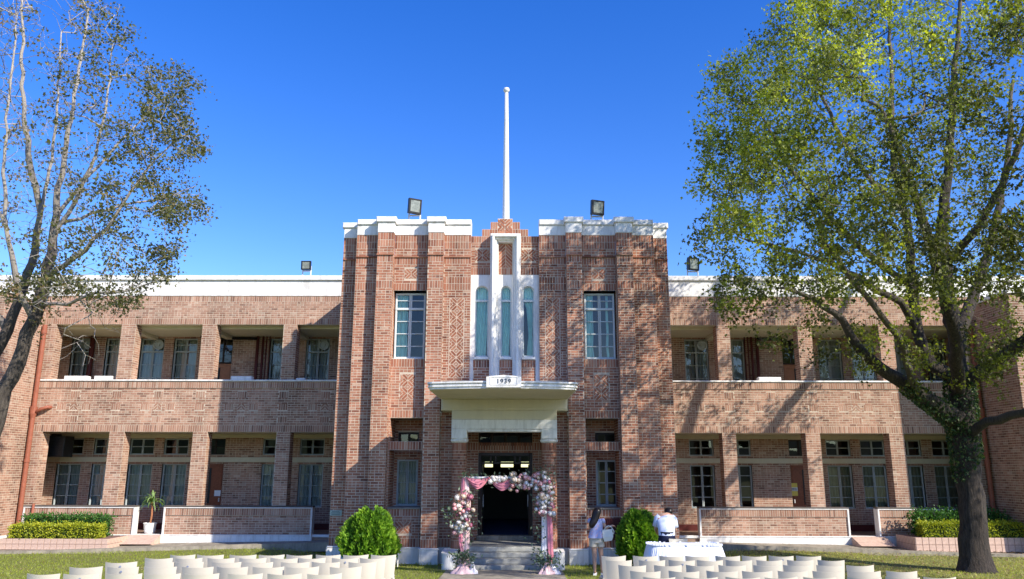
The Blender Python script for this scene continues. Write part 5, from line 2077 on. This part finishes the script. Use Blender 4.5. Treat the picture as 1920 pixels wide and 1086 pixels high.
def drape(pts, wid, mat, amp=.02, folds=5, name='drape'):
    """vertical hanging cloth: pts = [(x,y,z)], wid = widths"""
    V, Q = [], []
    n = 28
    for (x, y, z), w_ in zip(pts, wid):
        for k in range(n):
            a = 2 * math.pi * k / n
            m = 1 + .35 * math.sin(a * folds + z * 2.0)
            V.append((x + w_ * math.cos(a) * m, y + w_ * .55 * math.sin(a) * m, z))
    for j in range(len(pts) - 1):
        for k in range(n):
            Q.append((j * n + k, j * n + (k + 1) % n, (j + 1) * n + (k + 1) % n, (j + 1) * n + k))
    return npmesh(name, np.array(V), np.array(Q), mat, AR, None, True, True)


drape([(xl, YAF - .01, ztopA + .01), (xl - .02, YAF, ztopA - .25), (xl + .02, YAF, ztopA - .6), (xl - .01, YAF, ztopA - 1.1), (xl + .0, YAF, zA + .75), (xl - .04, YAF, zA + .35), (xl - .02, YAF, zA + .02)],
      [.07, .075, .075, .085, .075, .10, .16], 'blush')
drape([(xl - .07, YAF - .04, ztopA), (xl - .09, YAF - .04, ztopA - .4), (xl - .08, YAF - .04, ztopA - .9), (xl - .12, YAF - .03, zA + .8), (xl - .06, YAF - .03, zA + .45)], [.03, .04, .04, .045, .04], 'pink')
drape([(xr - .04, YAF, ztopA), (xr - .05, YAF, ztopA - .6), (xr - .07, YAF, ztopA - 1.1), (xr - .07, YAF, zA + .5), (xr - .06, YAF, zA + .2), (xr - .04, YAF, zA + .02)], [.05, .055, .06, .07, .075, .08], 'voile')
drape([(xr + .06, YAF - .04, ztopA - .2), (xr + .04, YAF - .05, ztopA - .8), (xr + .06, YAF - .05, ztopA - 1.2), (xr + .07, YAF - .04, zA + .45), (xr + .06, YAF - .04, zA + .2)], [.04, .045, .055, .06, .055], 'pink')


def swag(x0, x1, zt, sag, mat):
    V, Q = [], []
    nu, nv = 22, 12
    for j in range(nv + 1):
        q = j / nv
        for i in range(nu + 1):
            t_ = i / nu
            s_ = sag * (.25 + .75 * q) * (1 - (2 * t_ - 1) ** 2)
            V.append((x0 + (x1 - x0) * t_, YAF - .05 - .05 * math.sin(q * 3.1) - .018 * math.sin(q * 26 + t_ * 2), zt - .10 * q * (1 - abs(2 * t_ - 1) * .7) - s_ + .008 * math.sin(q * 26)))
    for j in range(nv):
        for i in range(nu):
            a = j * (nu + 1) + i
            Q.append((a, a + 1, a + nu + 2, a + nu + 1))
    npmesh('swag', np.array(V), np.array(Q), mat, AR, None, True, True)


xm, x2 = at(918, 896, YAF).x, at(968, 896, YAF).x
swag(xl, xm, ztopA + .02, .20, 'pink')
swag(xm - .03, x2, ztopA + .02, .24, 'pink')
drape([(xm - .09, YAF - .05, ztopA + .03), (xm - .02, YAF - .06, ztopA + .035), (xm + .08, YAF - .05, ztopA + .03)], [.02, .05, .02], 'pink', name='knot')


def heap(xc, w_, mat, y0=YAF - .05):
    V, Q = [], []
    n, m = 40, 9
    for j in range(m):
        q = j / (m - 1)
        for k in range(n):
            a = 2 * math.pi * k / n
            rr = w_ * (.12 + .88 * q) * (1 + .12 * math.sin(a * 5 + xc * 9) + .06 * math.sin(a * 11))
            zz = .20 * (1 - q) ** 1.2 * (1 + .3 * math.sin(a * 7 + 2)) + .025 * (1 + math.sin(a * 13 + q * 7)) * (q < .98)
            V.append((xc + rr * math.cos(a), y0 + rr * .6 * math.sin(a), zA + zz))
    for j in range(m - 1):
        for k in range(n):
            Q.append((j * n + k, j * n + (k + 1) % n, (j + 1) * n + (k + 1) % n, (j + 1) * n + k))
    npmesh('cloth_heap', np.array(V), np.array(Q), mat, AR, None, True, True)


heap(xl - .04, .30, 'blush')
heap(xl + .18, .13, 'voile', YAF - .08)
heap(xr + .06, .26, 'voile')
heap(xr - .02, .20, 'blush', YAF - .12)
# roses: four colours sharing meshes
def rose(mat):
    b = MB()
    for lay, (n, r0, r1, h, rot) in enumerate(((5, .018, .050, .032, 0), (5, .012, .036, .042, .6), (3, .006, .020, .048, .3))):
        for k in range(n):
            a0 = rot + 2 * math.pi * k / n
            da = 2 * math.pi / n * .62
            v = []
            for q, rr, zz in ((0, r0, 0), (.5, r1, h * .55), (1, r1 * .93, h)):
                for s_ in (-1, 0, 1):
                    a = a0 + s_ * da * (1 - .25 * q)
                    v.append((rr * math.cos(a), rr * math.sin(a), zz - abs(s_) * .004))
            b.add(v, [(0, 1, 4, 3), (1, 2, 5, 4), (3, 4, 7, 6), (4, 5, 8, 7)])
    b.lathe((0, 0, 0), [(.004, -.004), (.030, .006), (.034, .022), (.024, .038), (.006, .047)], 9)
    o = b.build('rose', mat, AR, False, True)
    return o


RC = [plain('white rose', (.80, .77, .74), .7, .05, 20), plain('cream rose', (.80, .68, .55), .7, .06, 20), plain('blush rose', (.80, .50, .50), .7, .06, 20), plain('pink rose', (.70, .28, .36), .7, .08, 20)]
protos = [rose(c) for c in RC]
spots = []


def fill(n, fn, col):
    for _ in range(n):
        u, v, d = fn()
        spots.append((u, v, d, rng.choice(4, p=col)))


g_ = rng.normal
fill(52, lambda: (867 + np.clip(g_(0, 9), -19, 20), rng.uniform(925, 992), rng.uniform(-.17, -.05)), [.38, .2, .30, .12])
fill(14, lambda: (862 + np.clip(g_(0, 5), -9, 9), rng.uniform(985, 1002), rng.uniform(-.14, -.05)), [.85, .1, .05, 0])
fill(88, lambda: (rng.uniform(956, 1032), 904 + np.clip(g_(0, 9), -17, 17), rng.uniform(-.2, -.04)), [.42, .28, .22, .08])
fill(20, lambda: (rng.uniform(918, 962), 900 + g_(0, 3), rng.uniform(-.1, -.04)), [.9, .1, 0, 0])
fill(66, lambda: (1022 + np.clip(g_(0, 8), -17, 17), rng.uniform(905, 965), rng.uniform(-.2, -.04)), [.55, .22, .18, .05])
fp_ = []
first = set()
for u, v, d, c in spots:
    p = at(u, v, YAF + d)
    pr_ = protos[c]
    if c not in first:
        o = pr_
        first.add(c)
    else:
        o = pr_.copy()
        COL.objects.link(o)
    o.parent = AR
    o.location = Vector(p) - WL[AR.name]
    dirv = Vector((rng.normal(0, .5), -1.0, rng.normal(.35, .4)))
    o.rotation_euler = dirv.to_track_quat('Z', 'Y').to_euler()
    k = rng.uniform(.9, 1.45)
    o.scale = (k, k, k)
    fp_.append(tuple(p))
fp_ = np.array(fp_)
lp = fp_[rng.integers(0, len(fp_), 900)] + rng.normal(0, .06, (900, 3)) + np.array([0, .07, 0])
ext = []
for u, v, su, sv, n in ((868, 1045, 12, 7, 260), (1025, 1052, 13, 8, 280), (866, 960, 18, 22, 110), (1012, 1010, 8, 22, 60), (1020, 892, 14, 6, 60), (884, 893, 12, 4, 60), (877, 1010, 6, 12, 30), (840, 965, 6, 8, 30)):
    for _ in range(n):
        ext.append(tuple(at(u + g_(0, su), v + g_(0, sv), YAF + rng.uniform(-.2, .05))))
leaves('leaf_sprays', np.concatenate([lp, np.array(ext)]), .085, 'leafe', AR, LEAF1, None, np.array([[0, -.5, .4]]), 0, .9)['kind'] = 'stuff'


# ------------------------------------------------------------------ people
def skin(name, verts, edges, mat, parent, levels=2):
    me = bpy.data.meshes.new(name)
    me.from_pydata([v[0] for v in verts], edges, [])
    o = bpy.data.objects.new(name, me)
    COL.objects.link(o)
    md = o.modifiers.new('skin', 'SKIN')
    for i, v in enumerate(verts):
        sv = me.skin_vertices[0].data[i]
        rr = v[1]
        sv.radius = (rr, rr) if not hasattr(rr, '__len__') else rr
        sv.use_root = (i == 0)
    sb = o.modifiers.new('sub', 'SUBSURF')
    sb.levels = levels
    sb.render_levels = levels
    dg = bpy.context.evaluated_depsgraph_get()
    m2 = bpy.data.meshes.new_from_object(o.evaluated_get(dg))
    bpy.data.objects.remove(o)
    m2.name = name
    m2.materials.clear()
    m2.materials.append(M[mat])
    m2.polygons.foreach_set('use_smooth', [True] * len(m2.polygons))
    q = bpy.data.objects.new(name, m2)
    COL.objects.link(q)
    q.parent = parent
    return q


def body(parent, J, rads):
    names = list(J)
    verts = [(J[n], rads.get(n, .04)) for n in names]
    ed = [('pelvis', 'waist'), ('waist', 'chest'), ('chest', 'neck'), ('neck', 'chin'), ('chin', 'head'), ('head', 'crown'), ('pelvis', 'hipL'), ('hipL', 'kneeL'), ('kneeL', 'calfL'), ('calfL', 'ankL'), ('ankL', 'toeL'),
          ('pelvis', 'hipR'), ('hipR', 'kneeR'), ('kneeR', 'calfR'), ('calfR', 'ankR'), ('ankR', 'toeR'), ('chest', 'shL'), ('shL', 'elL'), ('elL', 'wrL'), ('wrL', 'palL'), ('chest', 'shR'), ('shR', 'elR'), ('elR', 'wrR'), ('wrR', 'palR')]
    ix = {n: i for i, n in enumerate(names)}
    E = [(ix[a], ix[b]) for a, b in ed if a in ix and b in ix]
    # fingers
    for s in ('L', 'R'):
        w_, p_ = Vector(J['wr' + s]), Vector(J['pal' + s])
        d = (p_ - w_).normalized()
        lat = d.cross(Vector((0, 0, 1)))
        lat = lat.normalized() if lat.length > .1 else Vector((1, 0, 0))
        curl = Vector((0, 0, -1)) if abs(d.z) < .8 else Vector((0, 1, 0))
        for k, (o_, l_) in enumerate(((-.027, .06), (-.009, .072), (.009, .068), (.027, .052))):
            a = p_ + lat * o_ + d * .01
            b = a + d * l_ * .55 + curl * .012
            c = b + d * l_ * .3 + curl * .03
            i0 = len(verts)
            verts += [(tuple(a), .0095), (tuple(b), .0085), (tuple(c), .007)]
            E += [(ix['pal' + s], i0), (i0, i0 + 1), (i0 + 1, i0 + 2)]
        i0 = len(verts)
        a = w_.lerp(p_, .5) + lat * -.035
        b = a + lat * -.02 + d * .04
        verts += [(tuple(a), .011), (tuple(b), .009)]
        E += [(ix['wr' + s], i0), (i0, i0 + 1)]
    return skin('body', verts, E, 'skin', parent)


def ell(c, rx, ry, n=20, ph=0.0, amp=0.0, k=0):
    return [(c[0] + rx * math.cos(a) * (1 + amp * math.sin(a * k + ph)), c[1] + ry * math.sin(a) * (1 + amp * math.sin(a * k + ph)), c[2]) for a in [2 * math.pi * i / n for i in range(n)]]


RB = dict(pelvis=(.13, .10), waist=(.105, .08), chest=(.13, .095), neck=.05, chin=.058, head=.088, crown=.062, hipL=.088, hipR=.088, kneeL=.055, kneeR=.055, calfL=.052, calfR=.052, ankL=.032, ankR=.032, toeL=.03, toeR=.03,
          shL=.05, shR=.05, elL=.038, elR=.038, wrL=.025, wrR=.025, palL=.03, palR=.03)
# woman, seen from behind, head turned to the right
wp = atz(1119, 1079, gz)
WO = thing('person', 'woman with long dark hair in lavender floral blouse and beige shorts', 'person', (wp.x, wp.y, gz(wp.x, wp.y)))
J = dict(pelvis=(.02, 0, .86), waist=(.02, .0, .99), chest=(.03, .0, 1.18), neck=(.05, .01, 1.315), chin=(.06, .03, 1.37), head=(.065, .03, 1.45), crown=(.06, .02, 1.505),
         hipL=(-.06, -.01, .79), kneeL=(-.045, 0, .45), calfL=(-.05, -.02, .33), ankL=(-.05, -.02, .075), toeL=(-.02, .10, .03),
         hipR=(.09, .01, .79), kneeR=(.12, .03, .45), calfR=(.125, .01, .33), ankR=(.13, .02, .075), toeR=(.18, .13, .03),
         shL=(-.11, .03, 1.27), elL=(-.13, .16, 1.07), wrL=(-.02, .30, 1.05), palL=(.04, .33, 1.06),
         shR=(.15, -.03, 1.27), elR=(.235, -.06, 1.09), wrR=(.36, .02, 1.135), palR=(.42, .06, 1.14))
body(WO, J, RB)
MB().loft([ell((.035, .0, 1.30), .135, .085), ell((.03, 0, 1.24), .165, .105), ell((.025, 0, 1.12), .15, .11), ell((.02, 0, 1.06), .145, .11, amp=.03, k=9), ell((.015, -.005, .97), .18, .14, amp=.06, k=9), ell((.01, -.01, .86), .205, .165, amp=.09, k=9)], False).build('blouse', 'blouse', WO, False, True)
for sx, x, y in ((-1, -.125, .02), (1, .155, -.03)):
    MB().loft([ell((x, y, 1.31), .05, .05), ell((x + sx * .01, y, 1.27), .062, .06, amp=.05, k=7), ell((x + sx * .022, y, 1.21), .06, .06, amp=.08, k=7)], True).build('sleeve', 'blouse', WO, False, True)
MB().loft([ell((.015, 0, .92), .15, .115), ell((.015, 0, .80), .175, .135), ell((.015, 0, .745), .178, .135)], False).build('shorts', 'shorts', WO, False, True)
for x, y in ((-.062, -.005), (.095, .012)):
    MB().loft([ell((x, y, .80), .10, .115), ell((x * 1.05, y, .72), .102, .11), ell((x * 1.1, y, .655), .10, .108)], False).build('shorts_leg', 'shorts', WO, False, True)
MB().loft([ell((.055, .0, 1.555), .03, .03), ell((.045, -.005, 1.55), .08, .08, amp=.03, k=7), ell((.035, -.015, 1.48), .105, .10, amp=.03, k=7), ell((.01, -.035, 1.40), .10, .08, amp=.05, k=7), ell((-.02, -.06, 1.31), .10, .06, amp=.07, k=7), ell((-.06, -.085, 1.22), .10, .05, amp=.08, k=7, ph=1), ell((-.095, -.09, 1.15), .075, .04, amp=.08, k=7, ph=2), ell((-.11, -.09, 1.09), .03, .02)]).build('hair', 'hair', WO, False, True)
for x, y, tx, ty_ in ((-.05, -.02, -.01, .11), (.13, .02, .18, .13)):
    MB().loft([[(x + (tx - x) * q + wx, y + (ty_ - y) * q + wy, z) for wx, wy in ((-.04, -.03), (.04, -.03), (.04, .05), (-.04, .05))] for q, z in ((0.0, .0), (.3, .045), (.5, .06))]).build('shoe', 'white', WO, False)
# bag
bp = Vector((wp.x + .27, wp.y - .08, gz(wp.x, wp.y)))
BG = thing('handbag', 'off white tote hand bag hanging from the woman forearm', 'bag', (bp.x, bp.y, bp.z + .78))
MB().loft([[(-.10 + .02, -.05, 0), (.10, -.05, .03), (.10, .05, .03), (-.10 + .02, .05, 0)], [(-.12, -.06, .1), (.13, -.06, .12), (.13, .06, .12), (-.12, .06, .1)], [(-.13, -.03, .27), (.11, -.03, .29), (.11, .03, .29), (-.13, .03, .27)]]).build('pouch', 'bag', BG, False)
for y in (-.03, .03):
    MB().tube([(-.08, y, .27), (-.03, y, .34), (.03, y, .365), (.10, y, .33), (.155, y, .24), (.15, y, .17), (.09, y, .24)], .011, 6).build('strap', 'bag', BG, False, True)

# man bending over, seen from behind
mp_ = at(1250, 1000, 19.75)
MA = thing('person', 'man in pale blue shirt and navy trousers bending forward behind the white table', 'person', (mp_.x, mp_.y, gz(mp_.x, mp_.y)))
J = dict(pelvis=(0, 0, .95), waist=(.01, .05, 1.08), chest=(.03, .17, 1.27), neck=(.10, .30, 1.40), chin=(.13, .35, 1.42), head=(.145, .38, 1.46), crown=(.14, .38, 1.50),
         hipL=(-.09, 0, .88), kneeL=(-.11, .02, .48), calfL=(-.11, 0, .36), ankL=(-.11, 0, .08), toeL=(-.12, .14, .035),
         hipR=(.09, 0, .88), kneeR=(.12, .02, .48), calfR=(.12, 0, .36), ankR=(.12, 0, .08), toeR=(.14, .14, .035),
         shL=(-.16, .20, 1.33), elL=(-.22, .26, 1.06), wrL=(-.14, .45, .93), palL=(-.10, .52, .92),
         shR=(.21, .20, 1.32), elR=(.26, .24, 1.04), wrR=(.20, .42, .90), palR=(.17, .50, .90))
rm = dict(RB)
rm.update(pelvis=(.16, .12), waist=(.15, .11), chest=(.18, .12), neck=.06, hipL=.10, hipR=.10, shL=.065, shR=.065, elL=.045, elR=.045, wrL=.03, wrR=.03)
body(MA, J, rm)
MB().loft([ell((0, -.01, .93), .195, .15, amp=.02, k=8), ell((.005, .03, 1.05), .20, .15, amp=.02, k=7), ell((.015, .10, 1.18), .225, .15, amp=.015, k=7), ell((.03, .17, 1.29), .235, .14), ell((.05, .22, 1.36), .19, .12), ell((.085, .275, 1.405), .09, .08)], False).build('shirt', 'shirt', MA, False, True)
for a, b in (('shL', 'elL'), ('shR', 'elR')):
    p0, p1 = Vector(J[a]), Vector(J[b])
    sg_ = -1 if a == 'shL' else 1
    MB().tube([p0 + Vector((-sg_ * .05, 0, .03)), p0.lerp(p1, .1), p0.lerp(p1, .45), p0.lerp(p1, .78)], [.075, .092, .086, .088], 14).build('sleeve', 'shirt', MA, False, True)
MB().loft([ell((0, -.005, 1.0), .178, .135), ell((0, -.01, .90), .20, .155), ell((0, -.005, .80), .205, .15)], False).build('trousers', 'navy', MA, False, True)
for sx in (-1, 1):
    MB().loft([ell((sx * .095, 0, .86), .115, .14), ell((sx * .105, .01, .6), .10, .11), ell((sx * .115, .01, .3), .085, .09), ell((sx * .118, .01, .05), .075, .085)], False).build('trouser_leg', 'navy', MA, False, True)
MB().loft([ell((0, -.005, .985), .186, .142), ell((0, -.005, 1.015), .184, .140)], False).build('belt', 'black', MA, False, True)
MB().loft([ell((.13, .33, 1.40), .07, .055), ell((.135, .335, 1.44), .094, .088), ell((.14, .36, 1.50), .098, .098), ell((.14, .37, 1.545), .075, .075), ell((.14, .37, 1.562), .03, .03)]).build('hair', 'hair', MA, False, True)

# thin white stake by the plinth
sp_ = at(746, 1040, 21.9)
st = MB().tube([(sp_.x, 21.9, gz(sp_.x, 21.9) - .1), (sp_.x, 21.9, at(746, 1012, 21.9).z)], .018, 8)
tag(st.build('garden_stake', 'steel'), 'thin white stake beside the left clipped conifer', 'stake')

# ------------------------------------------------------------------ grass and litter
n = 150000
gx = rng.uniform(-17, 16.5, n)
gy = 25.6 - (25.6 - 12.0) * rng.random(n) ** 1.0
keep = np.ones(n, bool)
keep &= ~((np.abs(gx - .04) < 1.46) & (gy < 21.2))
keep &= ~((np.abs(gx) < 5.05) & (gy > 22.35))
keep &= ~((np.abs(gx) < 1.7) & (gy > 21.0))
yk = 25.35 - np.maximum(0, np.abs(gx) - 5.0) * .115
keep &= gy < yk - .02 + rng.normal(0, .05, n)
bare = np.sin(gx * 1.7 + 2) * np.sin(gy * 2.1 + gx * .6) + np.sin(gx * .7 - gy * 1.1)
keep &= ~((gx > 5.5) & (rng.random(n) < np.clip(.25 + .35 * bare, 0, .8)))
gx, gy = gx[keep], gy[keep]
n = len(gx)
gzz = np.array([gz(a, b) for a, b in zip(gx, gy)])
h = rng.uniform(.025, .06, n)
near = (np.abs(gx) < 5.4) & (gy > 22.0)
h[near] *= 1.9
a = rng.uniform(0, 2 * np.pi, n)
lean = rng.normal(0, .5, (n, 2)) * h[:, None]
w_ = .007
p0 = np.stack([gx - w_ * np.cos(a), gy - w_ * np.sin(a), gzz - .003], 1)
p1 = np.stack([gx + w_ * np.cos(a), gy + w_ * np.sin(a), gzz - .003], 1)
p2 = np.stack([gx + lean[:, 0], gy + lean[:, 1], gzz + h], 1)
V = np.stack([p0, p1, p2], 1).reshape(-1, 3)
dry = np.clip(.30 + rng.normal(0, .18, n) + np.clip((gx - 3.5) / 4, 0, 1) * .52 + .10 * np.sin(gx * .9) * np.sin(gy * 1.3), 0, 1)
o = npmesh('grass', V, np.arange(3 * n).reshape(-1, 3), 'grassb', None, np.repeat(dry, 3))
tag(o, 'short green grass of the lawn', 'grass', kind='stuff')
n = 5200
lx = rng.uniform(4.5, 16, n)
ly = 25.5 - 12.0 * rng.random(n) ** 1.3
n2 = 500
lx = np.concatenate([lx, rng.uniform(-16, -5, n2)])
ly = np.concatenate([ly, rng.uniform(14, 25.5, n2)])
Pz = np.array([(x, y, (gz(x, y) + .018) if y < ykerb(x) else zkerb(x) + .03) for x, y in zip(lx, ly)])
o = leaves('fallen_leaves', Pz, .075, 'litter', None, LEAF3, None, None, 0, 1.0)
me = o.data
co = np.zeros(len(me.vertices) * 3, np.float32)
me.vertices.foreach_get('co', co)
co = co.reshape(-1, 6, 3)
co[:, :, 2] = Pz[:, None, 2] + (co[:, :, 2] - Pz[:, None, 2]) * .25
me.vertices.foreach_set('co', co.ravel())
tag(o, 'brown fallen leaves scattered over the lawn', 'fallen leaves', kind='stuff')
